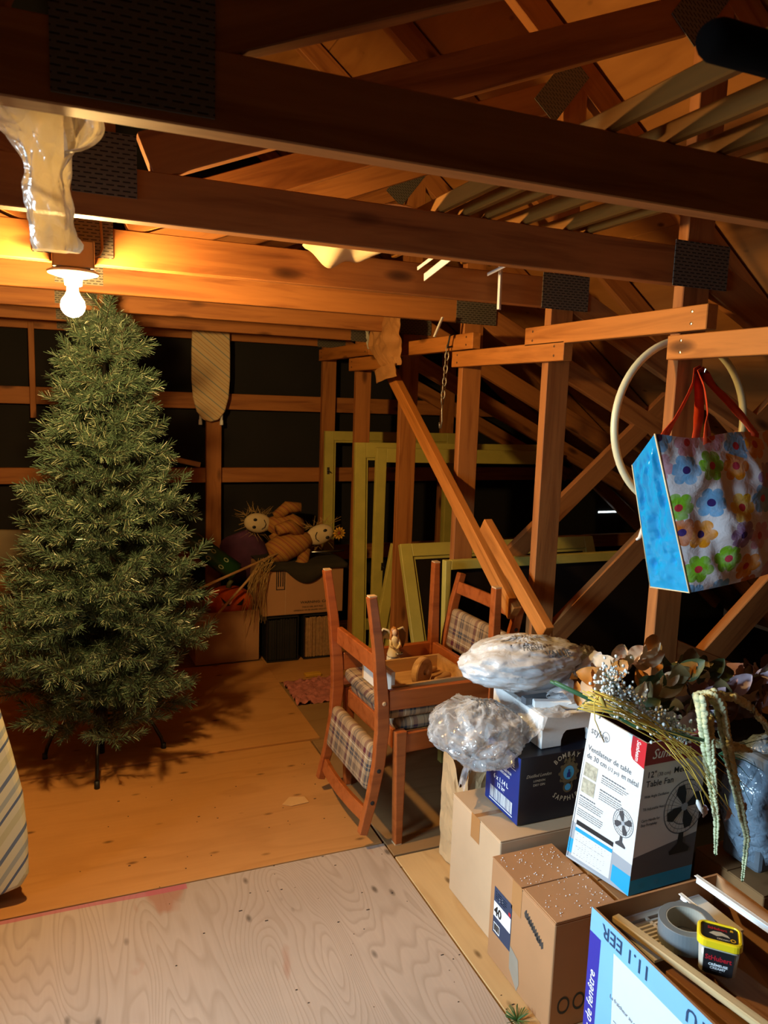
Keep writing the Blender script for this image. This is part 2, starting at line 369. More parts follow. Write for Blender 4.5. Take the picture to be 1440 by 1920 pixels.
# ------------------------------------------------------------------ roof trusses
TL = ['nearest roof truss crossing the top of the picture with a big blurred plate',
      'second roof truss from the front whose post carries the flowered shopping bag',
      'roof truss that carries the bare light bulb on its centre plate',
      'roof truss with a water stained collar beam behind the bulb',
      'roof truss whose lit post stands behind the right yellow frame corner',
      'roof truss with the tall yellow frame leaning on its post',
      'last roof truss next to the black back wall']
def zc(x): return 3.70-.772*abs(x-XC)      # underside of the top chord
for k, y in enumerate(YT):
    yc = y+TH/2
    r = thing('roof_truss', TL[k], 'roof truss', (XC, y, 0), group='roof trusses')
    zcb = 1.832
    beam('collar_beam', (-1.52, yc, zcb+.048), (1.60, yc, zcb+.048), .096, TH, m['fir'], r)
    for s in (1, -1):
        xm = 4.95
        beam('top_chord', (XC, yc, 3.755), (XC+s*xm, yc, 3.755-.772*xm), .089, TH, m['fir'], r)
        beam('web', (XC+s*.10, yc, 1.955), (XC+s*1.40, yc, 2.482), .089, TH-.002, m['fir'], r)
        xpc = XP+PW/2 if s > 0 else 2*XC-XP-PW/2
        beam('post', (xpc, yc, .0), (xpc, yc, zc(xpc)+.01), PW, TH-.001, m['fir'], r)
        if s > 0:
            beam('web', (1.60, yc-.0, 1.87), (3.42, yc, 1.015), .089, TH-.003, m['fir'], r)
            if k <= 3: beam('web', (1.59, yc, .66), (2.62, yc, 1.56), .085, TH-.004, m['fir'], r)
            if k <= 1: beam('lower_chord', (1.58, yc, .82), (3.9, yc, -.13), .089, TH-.002, m['fir'], r)
    beam('king_post', (XC+.0, yc, 1.93), (XC+.0, yc, 3.66), .089, TH-.001, m['fir'], r, nrm=(0,1,0))
    # pressed steel connector plates, slotted, one mesh per plate
    def plate(x, z, wd, ht, ang=0):
        M_ = Matrix.Translation((x, y-.0012, z)) @ Matrix.Rotation(-ang, 4, 'Y')
        b = MB().box(-wd/2, wd/2, -ht/2, ht/2, -.0012, .0012)
        o = b.build('connector_plate', m['plate']); o.parent = r
        o.matrix_basis = wm(r).inverted() @ M_ @ Matrix.Rotation(PI/2, 4, 'X')
    plate(XC+(.03, .023, -.025, 0, 0, 0, 0)[k], (1.93, 1.93, 1.915, 1.915, 1.91, 1.9, 1.9)[k], (.19, .118, .195, .15, .16, .16, .16)[k], (.17, .115, .13, .12, .12, .12, .12)[k])
    plate(XP+.052, 1.885, .185, .115)
    plate(1.50, 2.515, .10, .20, -.66)
    plate(2*XC-1.50, 2.515, .10, .20, .66)
# short boards nailed from post to post
BB = [(3.80, 4.65, 1.775, .068, 'short brace board nailed between the two farthest posts'),
      (3.56, 4.10, 1.700, .068, 'brace board half hidden behind the hanging brown paper'),
      (2.69, 3.50, 1.750, .062, 'brace board with the chain hanging near its end'),
      (2.09, 2.86, 1.683, .062, 'brace board right of the chain, lower than its neighbours'),
      (1.50, 2.32, 1.738, .062, 'bright brace board right of the picture middle with dark nail heads'),
      (.75, 1.63, 1.668, .062, 'brace board running out of the right edge above the shopping bag')]
for i, (y0, y1, z, h, lab) in enumerate(BB):
    r = thing('brace_board', lab, 'board', (1.494, (y0+y1)/2, z), group='brace boards nailed on the posts')
    beam('board', (1.494, y0, z), (1.494, y1, z), h, .036, m['firY'], r, nrm=(1,0,0))
    for yy in (y0+.05, y1-.05):
        for dz in (-.014, .016):
            b = MB(); b.X = Matrix.Translation((1.4755, yy, z+dz)) @ Matrix.Rotation(-PI/2, 4, 'Y'); b.lathe([(.004, 0), (.004, .0015), (.001, .002)], 8)
            b.build('nail', m['steel'], r)
o = beam('diagonal_brace', (1.457, 3.69, 1.815), (1.457, 2.25, .778), .062, .034, m['firY'], None, nrm=(1,0,0)); tag(o, 'long diagonal brace board crossing the posts from the hanging brown paper down right', 'board')
o = beam('diagonal_brace', (1.457, 2.485, 1.06), (1.457, 2.05, .765), .056, .034, m['firY'], None, nrm=(1,0,0)); tag(o, 'short diagonal board with a sawn free end leaning beside the long brace', 'board')
# ------------------------------------------------------------------ light fixture with the bare bulb
r = thing('ceiling_lamp', 'bare glowing light bulb in a porcelain holder on the centre plate of a beam', 'lamp', (.032, 2.165, 1.80))
m['boxsteel'] = plain('galvanised_box', '8c8478', .4, .7, var=.1)
m['porcelain'] = plain('white_porcelain', 'eeeade', .3)
b = MB(); b.box(-.017, .082, 2.112, 2.2235, 1.803, 1.872); b.build('junction_box', m['boxsteel'], r, bevel=.004, seg=2)
b = MB().lathe([(.058, 0), (.063, -.003), (.060, -.009), (.036, -.016), (.022, -.020), (.021, -.036), (.017, -.038)], 32, (.032, 2.165, 1.803)); b.build('lamp_holder', m['porcelain'], r, True)
t = NT('glowing_bulb'); t.b.inputs['Base Color'].default_value = (1, .9, .7, 1); t.b.inputs['Emission Color'].default_value = (*BULB_COL, 1); t.b.inputs['Emission Strength'].default_value = BULB_POWER
pf = [(.0130, 0), (.0145, -.012), (.019, -.022)] + [(.0300*math.sin(a), -.046+.030*math.cos(a)) for a in [PI*.25, PI*.36, PI*.5, PI*.62, PI*.74, PI*.86, PI*.97]]
MB().lathe(pf, 20, (.030, 2.165, 1.763)).build('bulb', t.m, r, True)
b = MB().tube([(.083, 2.185, 1.845), (.096, 2.19, 1.85), (.104, 2.20, 1.87), (.103, 2.215, 1.92), (.100, 2.218, 1.98)], .0048, 8, 0, True, .6); b.build('cable', plain('old_cable', 'b08a5a', .6), r, True)

# ------------------------------------------------------------------ artificial christmas tree
TX, TY = .115, 3.20
r = thing('christmas_tree', 'tall slim artificial green christmas tree on thin black stand legs', 'christmas tree', (TX, TY, 0))
def branch_mesh(L, seed):
    rg = random.Random(seed); b = MB(); tw = [(Vector((0,0,0)), Vector((1,0,.0)), L, 1.0)]
    n = max(3, int(L/.068))
    for i in range(n):
        f = .22 + .70*i/n
        for s in (1, -1):
            a = rg.uniform(.55, .95); up = rg.uniform(-.25, .55)
            l_ = min(.17, (L*(1-f)*.85+.055)*rg.uniform(.75, 1.2))
            tw.append((Vector((L*f+rg.uniform(-.015, .015), 0, -.10*f*f*L)), Vector((math.cos(a), s*math.sin(a), up)).normalized(), l_, 1))
    for o, d, l_, q in tw:
        main = l_ == L; u = d.cross(Vector((0,0,1))).normalized(); v = u.cross(d)
        cur = lambda f: o + d*(l_*f) + Vector((0,0,-.10*l_*f*f if main else rg_s*l_*f*f))
        rg_s = rg.uniform(-.1, .3)
        b.tube([cur(0), cur(.5), cur(1)], [.0022, .0018, .001], 4, 0)
        cnt = int(l_*(560 if not main else 330)); f0 = .12 if main else .0
        for k in range(cnt):
            f = f0+(1-f0)*k/cnt; an = k*2.4+rg.uniform(-.4, .4); lean = rg.uniform(.55, .95)
            tip = f > .9; lean = lean+.5 if tip else lean
            nd = (d*lean + (u*math.cos(an)+v*math.sin(an))*(1-.35*lean)).normalized()
            ln = rg.uniform(.030, .044)*(1.0 if f < .85 else .85); p = cur(f); sd = nd.cross(Vector((rg.uniform(-1,1), rg.uniform(-1,1), rg.uniform(-1,1)))).normalized()*.0013
            b.add([p-sd, p+sd, p+nd*ln+sd*.7, p+nd*ln-sd*.7], [(0,1,2,3)], 2 if rg.random() < .16 else 1)
    return b
vars_ = []
for i, L in enumerate((.17, .17, .27, .27, .38, .38, .38, .48, .48)):
    o = branch_mesh(L, 40+i).build('branch', [m['wire'], m['needle'], m['needle_lt']]); vars_.append((L, o.data)); bpy.data.objects.remove(o)
def prof(z):
    pts = [(.22, .31), (.40, .40), (.60, .42), (.85, .35), (1.05, .30), (1.35, .22), (1.55, .175), (1.72, .125), (1.83, .08)]
    for (a, p), (c, q) in zip(pts, pts[1:]):
        if z <= c: return p+(q-p)*max(0, (z-a)/(c-a))
    return .07
z = .23; bl = []; rg = random.Random(5); ph = 0
while z < 1.80:
    R_ = prof(z); n = max(6, int(5.5+R_*8.5))
    for k in range(n): bl.append((z+rg.uniform(-.02, .02), ph+2*PI*k/n+rg.uniform(-.15, .15), R_*rg.uniform(.72, 1.14)))
    ph += .7; z += .066+.04*R_
bl.sort(key=lambda q: -(math.cos(q[1]+PI/2)*.5+q[2]))          # facing the room and long ones first
rest = MB()
for i, (z, a, R_) in enumerate(bl):
    L, me = min(vars_, key=lambda q: abs(q[0]-R_)+rg.random()*.05); s = R_/L
    el = rg.uniform(.02, .28)+max(0, z-1.4)*.8
    M_ = Matrix.Translation((TX+.022*z, TY, z-.03)) @ Matrix.Rotation(a, 4, 'Z') @ Matrix.Rotation(-el, 4, 'Y') @ Matrix.Rotation(rg.uniform(-.5, .5), 4, 'X') @ Matrix.Diagonal((s, min(1, s*1.1), min(1, s*1.1), 1))
    if i < 100:
        o = bpy.data.objects.new('branch', me); COL.objects.link(o); o.parent = r; o.matrix_basis = wm(r).inverted() @ M_
    else:
        rest.X = M_; b0 = len(rest.v); rest.v += [M_ @ p.co for p in me.vertices]
        for p in me.polygons: rest.f.append([b0+j for j in p.vertices]); rest.m.append(p.material_index)
o = rest.build('branch', [m['wire'], m['needle'], m['needle_lt']], r); o['kind'] = 'stuff'
top = branch_mesh(.17, 99); tb = MB(); tb.X = Matrix.Translation((TX+.04, TY, 1.72)) @ Matrix.Rotation(-PI/2+.06, 4, 'Y'); tb.add(top.v, top.f); tb.m = top.m[:]
tb.build('tree_tip', [m['wire'], m['needle'], m['needle_lt']], r)
MB().tube([(TX, TY, .03), (TX+.02, TY, .9), (TX+.04, TY, 1.75)], [.013, .012, .006], 10).build('trunk', m['blackmetal'], r, True)
MB().lathe([(.026, .10), (.028, .12), (.028, .24), (.02, .26)], 14, (TX, TY, 0)).build('stand_collar', m['blackmetal'], r, True)
for (fx, fy) in ((.088, 2.955), (.365, 3.215), (-.10, 3.265), (.14, 3.45)):
    d = Vector((fx-TX, fy-TY, 0))
    b = MB().tube([(TX+d.x*.1, TY+d.y*.1, .185), (TX+d.x*.45, TY+d.y*.45, .178), (TX+d.x*.80, TY+d.y*.80, .135), (TX+d.x*.96, TY+d.y*.96, .055), (TX+d.x, TY+d.y, .012)], .0075, 8)
    lg = b.build('stand_leg', m['blackmetal'], r, True)
    MB().lathe([(.010, 0), (.011, .003), (.010, .03)], 10, (fx, fy, .0)).build('foot_cap', m['black'], lg, True)

# ------------------------------------------------------------------ the two stacked dining chairs
m['plaidS'] = plaid('plaid_seat', 'X', 'YZ'); m['plaidB'] = plaid('plaid_back', 'Y', 'Z')
def pbeam(name, pts, wd, th, mat, parent, y):
    """side profile swept: pts = (x, z) centre line, wd across it, th along y"""
    n = len(pts); a = []; c = []
    for i, (x, z_) in enumerate(pts):
        p, q = pts[max(i-1, 0)], pts[min(i+1, n-1)]; tx, tz = q[0]-p[0], q[1]-p[1]; L = math.hypot(tx, tz); nx, nz = -tz/L, tx/L
        w2 = wd[i]/2; a.append((x+nx*w2, z_+nz*w2)); c.append((x-nx*w2, z_-nz*w2))
    b = MB(); vs = []; fs = []
    for i in range(n):
        for (px, pz) in (a[i], c[i]):
            for yy in (y-th/2, y+th/2): vs.append((px, yy, pz))
    for i in range(n-1):
        k = i*4; l_ = k+4
        fs += [(k, k+1, l_+1, l_), (k+3, k+2, l_+2, l_+3), (k+2, k, l_, l_+2), (k+1, k+3, l_+3, l_+1)]
    fs += [(0, 2, 3, 1), ((n-1)*4, (n-1)*4+1, (n-1)*4+3, (n-1)*4+2)]
    b.add(vs, fs)
    return b.build(name, mat, parent, world=False, bevel=.0035, seg=2)
def cushion(name, x0, x1, y0, y1, z0, z1, mat, parent, M_=None):
    b = MB()
    if M_ is not None: b.X = M_
    b.box(x0, x1, y0, y1, z0, z1); o = b.build(name, mat, parent, True, world=False, bevel=min(z1-z0, x1-x0)*.42, seg=4)
    return o
def chair(label, M_):
    r = thing('dining_chair', label, 'chair'); r.matrix_basis = M_
    for s in (1, -1):
        y = s*.208
        stile = pbeam('rear_leg', [(-.262, 0), (-.232, .18), (-.212, .36), (-.208, .46), (-.217, .58), (-.238, .70), (-.268, .822)], [.030, .036, .044, .046, .040, .036, .030], .028, m['chair'], r, y)
        for (sx, sz) in ((-.209, .365), (-.22, .60), (-.24, .71)):
            b = MB(); b.X = Matrix.Translation((sx, y+s*.0142, sz)) @ Matrix.Rotation(-s*PI/2, 4, 'X'); b.lathe([(.0075, -.001), (.0075, .0012), (.004, .003)], 12)
            b.build('screw_cap', m['chair_end'] if sz < .4 else m['black'], stile, world=False)
        fl = pbeam('front_leg', [(.205, 0), (.208, .25), (.210, .405)], [.026, .036, .042], .032, m['chair'], r, s*.222)
        MB().box(.194, .218, s*.222-.014, s*.222+.014, -.004, .001).build('leg_glide', m['chair_end'], fl, world=False)
        MB().box(-.251-.022, -.251+.004, y-.012, y+.012, -.004, .001).build('leg_glide', m['chair_end'], stile, world=False)
        b = MB(); b.hexa([(-.19, y*1.0-.011, .325), (.192, s*.222-.011, .325), (.192, s*.222+.011, .325), (-.19, y+.011, .325), (-.19, y-.011, .395), (.192, s*.222-.011, .395), (.192, s*.222+.011, .395), (-.19, y+.011, .395)])
        b.build('side_rail', m['chair'], r, world=False, bevel=.003)
    MB().box(.198, .220, -.207, .207, .325, .395).build('front_rail', m['chair'], r, world=False, bevel=.003)
    MB().box(-.220, -.198, -.195, .195, .22, .285).build('rear_stretcher', m['chair'], r, world=False, bevel=.003)
    cushion('seat_cushion', -.185, .215, -.205, .205, .385, .436, m['plaidS'], r)
    T_ = Matrix.Translation((-.226, 0, .60)) @ Matrix.Rotation(-.16, 4, 'Y')
    cushion('back_cushion', -.020, .024, -.192, .192, -.075, .085, m['plaidB'], r, T_)
    T2 = Matrix.Translation((-.252, 0, .765)) @ Matrix.Rotation(-.22, 4, 'Y')
    b = MB(); b.X = T2
    n = 8; vs = []; fs = []
    for i in range(n+1):
        y = -.196+.392*i/n; bow = -.016*(1-(2*i/n-1)**2)
        for (dx, dz) in ((-.010, -.024), (.010, -.024), (.010, .024), (-.010, .024)): vs.append((dx+bow, y, dz))
    for i in range(n):
        for k in range(4): fs.append((i*4+k, i*4+(k+1)%4, i*4+4+(k+1)%4, i*4+4+k))
    fs += [(3,2,1,0), (n*4, n*4+1, n*4+2, n*4+3)]
    b.add(vs, fs); b.build('top_rail', m['chair'], r, world=False, bevel=.003)
    return r
Rz = lambda a: Matrix.Rotation(a, 4, 'Z')
chair('lower dining chair standing upright with its plaid back to the right', Matrix.Translation((1.222, 2.470, .004)) @ Rz(PI+.05))
chair('upper dining chair turned upside down on the seat of the other', Matrix.Translation((1.162, 2.462, .877)) @ Rz(.035) @ Matrix.Rotation(PI, 4, 'X'))
# things lying in the upturned chair (its seat base is the shelf)
ZS = .877-.385+.003
m['maple'] = wood('pale_turned_wood', 'c59a66', '9c7040', 'X', .5, False)
r = thing('wooden_shelf_box', 'small wooden box with a white washed end lying in the upturned chair', 'box', (1.16, 2.45, ZS))
r.matrix_basis = Matrix.Translation((1.165, 2.44, ZS+.001)) @ Rz(.05)
b = MB().box(-.165, .155, -.155, -.143, 0, .055); b.build('side_panel', m['maple'], r, world=False, bevel=.001)
b = MB().box(-.165, .155, .085, .097, 0, .055); b.build('side_panel', m['maple'], r, world=False, bevel=.001)
b = MB().box(-.165, -.150, -.143, .085, 0, .10); b.build('end_panel', plain('white_wash', 'd8d0c2', .7, var=.1, vs=20), r, world=False, bevel=.001)
b = MB().box(.143, .155, -.143, .085, 0, .055); b.build('end_panel', m['maple'], r, world=False, bevel=.001)
b = MB().box(-.150, .143, -.143, .085, .0, .006); b.build('base_panel', m['maple'], r, world=False)
r = thing('spool_disc', 'round wooden disc with a small centre hole lying in the box on the chair', 'disc', (1.16, 2.40, ZS+.007))
ring = [(.010, 0), (.048, 0), (.052, .004), (.052, .024), (.048, .028), (.010, .028), (.010, 0)]
b = MB(); b.X = Matrix.Translation((1.155, 2.385, ZS+.007+.052)) @ Rz(.55) @ Matrix.Rotation(PI/2, 4, 'X'); b.lathe(ring, 32); b.f = b.f[:-2]; b.m = b.m[:-2]; b.build('disc', m['maple'], r, False)
b = MB(); b.X = Matrix.Translation((1.155, 2.402, ZS+.007+.052)) @ Rz(.55) @ Matrix.Rotation(PI/2, 4, 'X'); b.lathe([(.0095, 0), (.0095, .05), (.004, .052)], 12); b.build('axle', m['chair_end'], r)
for i, (x0, y0, x1, y1, rr, lab, mt) in enumerate(((1.20, 2.36, 1.29, 2.40, .017, 'thick turned wooden handle beside the wooden disc', m['maple']), (1.19, 2.47, 1.28, 2.49, .012, 'thin turned wooden stick behind the wooden disc', m['maple']))):
    d = Vector((x1-x0, y1-y0, 0)); p = Vector((x0, y0, ZS+.007+rr))
    o = MB().tube([p, p+d*.1, p+d*.2, p+d*.75, p+d*.9, p+d], [rr*.6, rr, rr*.85, rr, rr*.8, rr*.5], 12).build('turned_stick', mt, None, True); tag(o, lab, 'stick')
o = MB().tube([(1.19, 2.325, ZS+.013), (1.22, 2.327, ZS+.015), (1.25, 2.333, ZS+.013), (1.295, 2.338, ZS+.013)], [.004, .006, .003, .005], 8).build('metal_tool', m['steel'], None, True); tag(o, 'small shiny metal tool in the front corner of the box on the chair', 'tool')
# angel figurine
r = thing('angel_figurine', 'small cream angel figurine with gold hair and brown wings on the upturned chair', 'figurine', (1.16, 2.58, ZS))
ax, ay, az = 1.150, 2.600, ZS+.001
m['cream'] = plain('cream_resin', 'e0cfa6', .4, var=.06); m['gold'] = plain('honey_resin', 'a5682a', .4); m['wing'] = plain('bronze_wing', '7a6038', .35, .3)
MB().box(ax-.022, ax+.022, ay-.018, ay+.018, az, az+.042).build('pedestal', m['cream'], r, bevel=.003)
MB().lathe([(.024, .042), (.026, .05), (.019, .075), (.015, .10), (.017, .113), (.008, .124)], 14, (ax, ay, az)).build('body', m['cream'], r, True)
MB().sphere((ax, ay-.002, az+.137), (.0115, .011, .0145), 12, 8).build('head', plain('skin_resin', 'd9b58c', .5), r, True)
MB().sphere((ax, ay+.004, az+.140), (.0145, .0125, .018), 12, 8).tube([(ax-.012, ay, az+.14), (ax-.015, ay-.002, az+.115), (ax-.014, ay-.006, az+.095)], [.005, .006, .003], 6).tube([(ax+.012, ay, az+.14), (ax+.015, ay-.002, az+.115), (ax+.014, ay-.006, az+.095)], [.005, .006, .003], 6).build('hair', m['gold'], r, True)
for s in (1, -1):
    MB().prism([(0, 0), (s*.012, .03), (s*.03, .048), (s*.046, .046), (s*.056, .028), (s*.058, 0), (s*.05, -.028), (s*.04, -.04), (s*.036, -.01), (s*.024, .008)], (ax+s*.006, ay+.014, az+.10), (1, .25*s, 0), (0, 0, 1), (0, .006, 0)).build('wing', m['wing'], r, bevel=.002)
    MB().tube([(ax+s*.0, ay+.012, az+.108), (ax+s*.02, ay+.012, az+.143), (ax+s*.04, ay+.015, az+.149), (ax+s*.056, ay+.018, az+.128)], [.002, .0045, .0045, .002], 6).build('wing_edge', m['cream'], r, True)
    MB().tube([(ax+s*.014, ay, az+.112), (ax+s*.020, ay-.012, az+.09), (ax+s*.005, ay-.022, az+.078)], [.006, .0055, .004], 8).build('arm', m['cream'], r, True)
MB().lathe([(.004, 0), (.013, .004), (.016, .010), (.013, .010)], 12, (ax+.012, ay-.024, az+.052)).build('bowl', m['steel'], r, True)
# ------------------------------------------------------------------ stored against the back wall
m['iron_cover'] = stripes('striped_ironing_cover', 'cdb58c', [(.10, .16, '7e8a86'), (.42, .46, 'b08a5a'), (.58, .62, 'a89878'), (.80, .84, 'b08a5a')], (0, PI/4+.12, 0), .085)
m['iron_cover2'] = stripes('blue_striped_ironing_cover', 'd8d4b4', [(.05, .13, '6a7a90'), (.30, .40, 'a8b0a8'), (.52, .58, '5c6c86'), (.72, .86, 'c8c49a')], (0, -.62, 0), .12)
def board_outline(n=16):
    pts = [(-.108, .54), (.108, .54)]
    rt = [(.112, .40), (.112, .25), (.104, .14), (.082, .06), (.045, .012), (0, 0)]
    return pts + rt + [(-x, z_) for x, z_ in rt[-2::-1]]
r = thing('ironing_board', 'small striped ironing board hanging nose down on the back wall', 'ironing board', (.805, 4.60, 1.36), rz=0)
b = MB().prism([(x, z_) for x, z_ in board_outline()], (.805, 4.60, 1.352), (1, 0, .02), (0, 0, 1), (0, .022, 0)); b.build('padded_cover', m['iron_cover'], r, bevel=.009, seg=3)
for x in (.748, .872):
    lg = MB().tube([(x+.008, 4.632, 1.75), (x, 4.632, 1.345)], .0075, 8).build('folding_leg', m['white'], r, True)
    MB().lathe([(.010, -.012), (.011, -.008), (.010, .018)], 10, (x, 4.632, 1.345)).build('leg_cap', m['white'], lg, True)
r = thing('ironing_board', 'big blue and cream striped ironing board standing at the lower left edge', 'ironing board', (-.31, 2.32, 0))
pts = [(.09, .035), (.166, .055), (.186, .09), (.186, .20), (.176, .33), (.150, .46), (.118, .60), (.06, .85), (.0, 1.05), (-.06, 1.18), (-.12, 1.2), (-.2, 1.1), (-.24, .7), (-.24, .2), (-.22, .07), (-.15, .035)]
b = MB().prism(pts, (-.31, 2.30, 0), (1, 0, 0), (0, .10, 1), (0, .035, 0)); b.build('padded_cover', m['iron_cover2'], r, bevel=.014, seg=3)
b = MB().prism([(x*.94-.005, z_*.98-.012 if z_ < .2 else z_*.985) for x, z_ in pts], (-.31, 2.345, .0), (1, 0, 0), (0, .10, 1), (0, .04, 0)); b.build('underside', plain('dark_board', '2e221a', .8), r, bevel=.01)
for x in (-.38, -.27): MB().tube([(x, 2.44, 1.0), (x, 2.46, .5), (x-.02, 2.44, .013)], .011, 8).build('folding_leg', m['steel'], r, True)
o = beam('wooden_rod', (.43, 4.66, 1.165), (.752, 4.66, 1.093), .030, .022, m['maple']); tag(o, 'pale wooden rod lying slanted on the middle girt behind the tree', 'rod')
# boxes at the back
def carton(name, label, x0, x1, y0, y1, z0, z1, mat, rz=0, open_top=False, wall=.005, group=None, cat='box', flaps=None):
    cx, cy = (x0+x1)/2, (y0+y1)/2; r = thing(name, label, cat, (cx, cy, z0), rz, group); a, c, h = (x1-x0)/2, (y1-y0)/2, z1-z0
    b = MB()
    if open_top:
        b.box(-a, a, -c, -c+wall, 0, h); b.box(-a, a, c-wall, c, 0, h); b.box(-a, -a+wall, -c+wall, c-wall, 0, h); b.box(a-wall, a, -c+wall, c-wall, 0, h); b.box(-a+wall, a-wall, -c+wall, c-wall, 0, wall)
        b.build('carton_body', mat, r, world=False)
    else:
        b.box(-a, a, -c, c, 0, h-.004); b.build('carton_body', mat, r, world=False, bevel=.004, seg=2)
        MB().box(-a, a, -c, -.002, h-.004, h).build('lid_flap', mat, r, world=False, bevel=.001)
        MB().box(-a, a, .002, c, h-.004, h).build('lid_flap', mat, r, world=False, bevel=.001)
    return r, a, c, h
r, a, c, h = carton('cardboard_box', 'open cardboard box on the floor at the back holding the pumpkin', .648, 1.008, 4.20, 4.50, .009, .305, m['card'], .02, True)
for s in (1, -1): MB().hexa([(s*(a-.004)-.002, -c, h), (s*(a-.004)+.002, -c, h), (s*(a-.004)+.002, c, h), (s*(a-.004)-.002, c, h), (s*(a+.05)-.002, -c, h+.075), (s*(a+.05)+.002, -c, h+.075), (s*(a+.05)+.002, c, h+.075), (s*(a+.05)-.002, c, h+.075)]).build('lid_flap', m['card_dark'], r, world=False) if s < 0 else None
MB().box(.55*a, .56*a, -c-.0006, -c, .01, h-.01).build('fold_line', m['card_dark'], r, world=False)
# halloween pumpkin
r = thing('halloween_pumpkin', 'orange plastic halloween pumpkin with a black cut face in the open cardboard box', 'pumpkin', (.865, 4.36, .20))
def pump(u, v):
    a = 2*PI*u; t_ = PI*v; rr = .93+.07*abs(math.cos(4.5*a))
    return Vector((.866+.150*rr*math.sin(t_)*math.cos(a), 4.36+.14*rr*math.sin(t_)*math.sin(a), .300+.118*math.cos(t_)*(1-.12*math.exp(-9*t_*t_))))
MB().grid(pump, 54, 16).build('pumpkin_shell', plain('orange_plastic', 'c8501a', .3, var=.08), r, True)
MB().tube([(.866, 4.36, .405), (.870, 4.36, .43), (.885, 4.352, .45)], [.018, .014, .013], 8).build('stem', plain('green_stem', '4a4a22', .6), r, True)
def onp(x, z_):   # point just in front of the pumpkin
    zz = (z_-.300)/.118; rx = .150*math.sqrt(max(.02, 1-zz*zz)); q = min(.97, abs((x-.866)/rx)); return (x, 4.36-.141*math.sqrt(max(.02, 1-zz*zz))*math.sqrt(1-q*q)-.003, z_)
def cut(pts, nm):
    c = (sum(p[0] for p in pts)/len(pts), sum(p[1] for p in pts)/len(pts)); b = MB(); vs = [onp(*c)]
    fine = []
    for i in range(len(pts)):
        (x0, z0), (x1, z1) = pts[i], pts[(i+1)%len(pts)]
        for k in range(4): fine.append((x0+(x1-x0)*k/4, z0+(z1-z0)*k/4))
    mid = [((p[0]+c[0])/2, (p[1]+c[1])/2) for p in fine]; n = len(fine)
    vs += [onp(*p) for p in mid]+[onp(*p) for p in fine]
    fs = [(0, 1+i, 1+(i+1)%n) for i in range(n)]+[(1+i, 1+n+i, 1+n+(i+1)%n, 1+(i+1)%n) for i in range(n)]
    b.add(vs, fs).build(nm, m['black'], r, solid=.002)
cut([(.800, .375), (.850, .335), (.825, .330)], 'cut_eye'); cut([(.935, .365), (.885, .335), (.915, .330)], 'cut_eye')
cut([(.785, .290), (.825, .262), (.845, .270), (.870, .255), (.895, .268), (.925, .262), (.965, .300), (.950, .245), (.915, .225), (.860, .222), (.810, .240)], 'cut_mouth')
# carton on the two document files
r, a, c, h = carton('moving_box', 'brown moving box with dark print standing on the two document files', 1.022, 1.50, 4.16, 4.50, .272, .545, m['card'])
b = MB(); u, v = (1, 0, 0), (0, 0, 1); y = -c-.0008
text_faces(b, 'WARNING: CARDES', (-.02, y, .062), u, v, .020, bold=.02, sx=1.2); text_faces(b, 'THIS IS GIRL BUY PLES', (-.01, y, .036), u, v, .013, bold=.02); text_faces(b, 'OFFERINGS ON BE DRAPES ONLY IT W', (-.06, y, .018), u, v, .012, bold=.02)
for x0, x1, z0, z1 in ((-.165, -.160, .15, .262), (-.118, -.113, .15, .262), (-.165, -.113, .15, .155), (-.155, -.149, .17, .262), (-.142, -.136, .17, .262), (-.129, -.123, .17, .262)): b.box(x0, x1, y, y+.0006, z0, z1)
b.build('printed_text', m['black'], r, world=False)
MB().box(-.110, -.1085, -c-.0006, -c, .002, h-.004).build('fold_line', m['card_pale'], r, world=False)
# document files
def docfile(label, x0, x1, ca, cb, rz):
    cx = (x0+x1)/2; r = thing('document_file', label, 'file', (cx, 4.30, .001), rz, 'document files under the moving box'); a = (x1-x0)/2
    b = MB(); b.box(-a, a, -.15, .15, 0, .006); b.box(-a, a, -.15, .15, .258, .264); b.box(-a, -a+.006, -.148, .15, .006, .258); b.box(a-.006, a, -.148, .15, .006, .258)
    b.build('file_case', ca, r, world=False, bevel=.002)
    rg = random.Random(x0); b = MB(); n = 22; w2 = 2*(a-.012)/n
    for i in range(n):
        x = -a+.012+i*w2; d = rg.uniform(0, .012); z1 = .25-rg.uniform(0, .01); b.box(x, x+w2*.72, -.142+d, .14, .008, z1)
    o = b.build('paper_pocket', cb, r, world=False); o['kind'] = 'stuff'
docfile('black document file with black pockets under the moving box', 1.045, 1.232, m['black'], plain('black_pockets', '1c1a18', .7, var=.4), .0)
docfile('document file with beige paper pockets under the moving box', 1.262, 1.440, m['black'], plain('beige_pockets', 'a8835a', .8, var=.25, vs=60), 0)
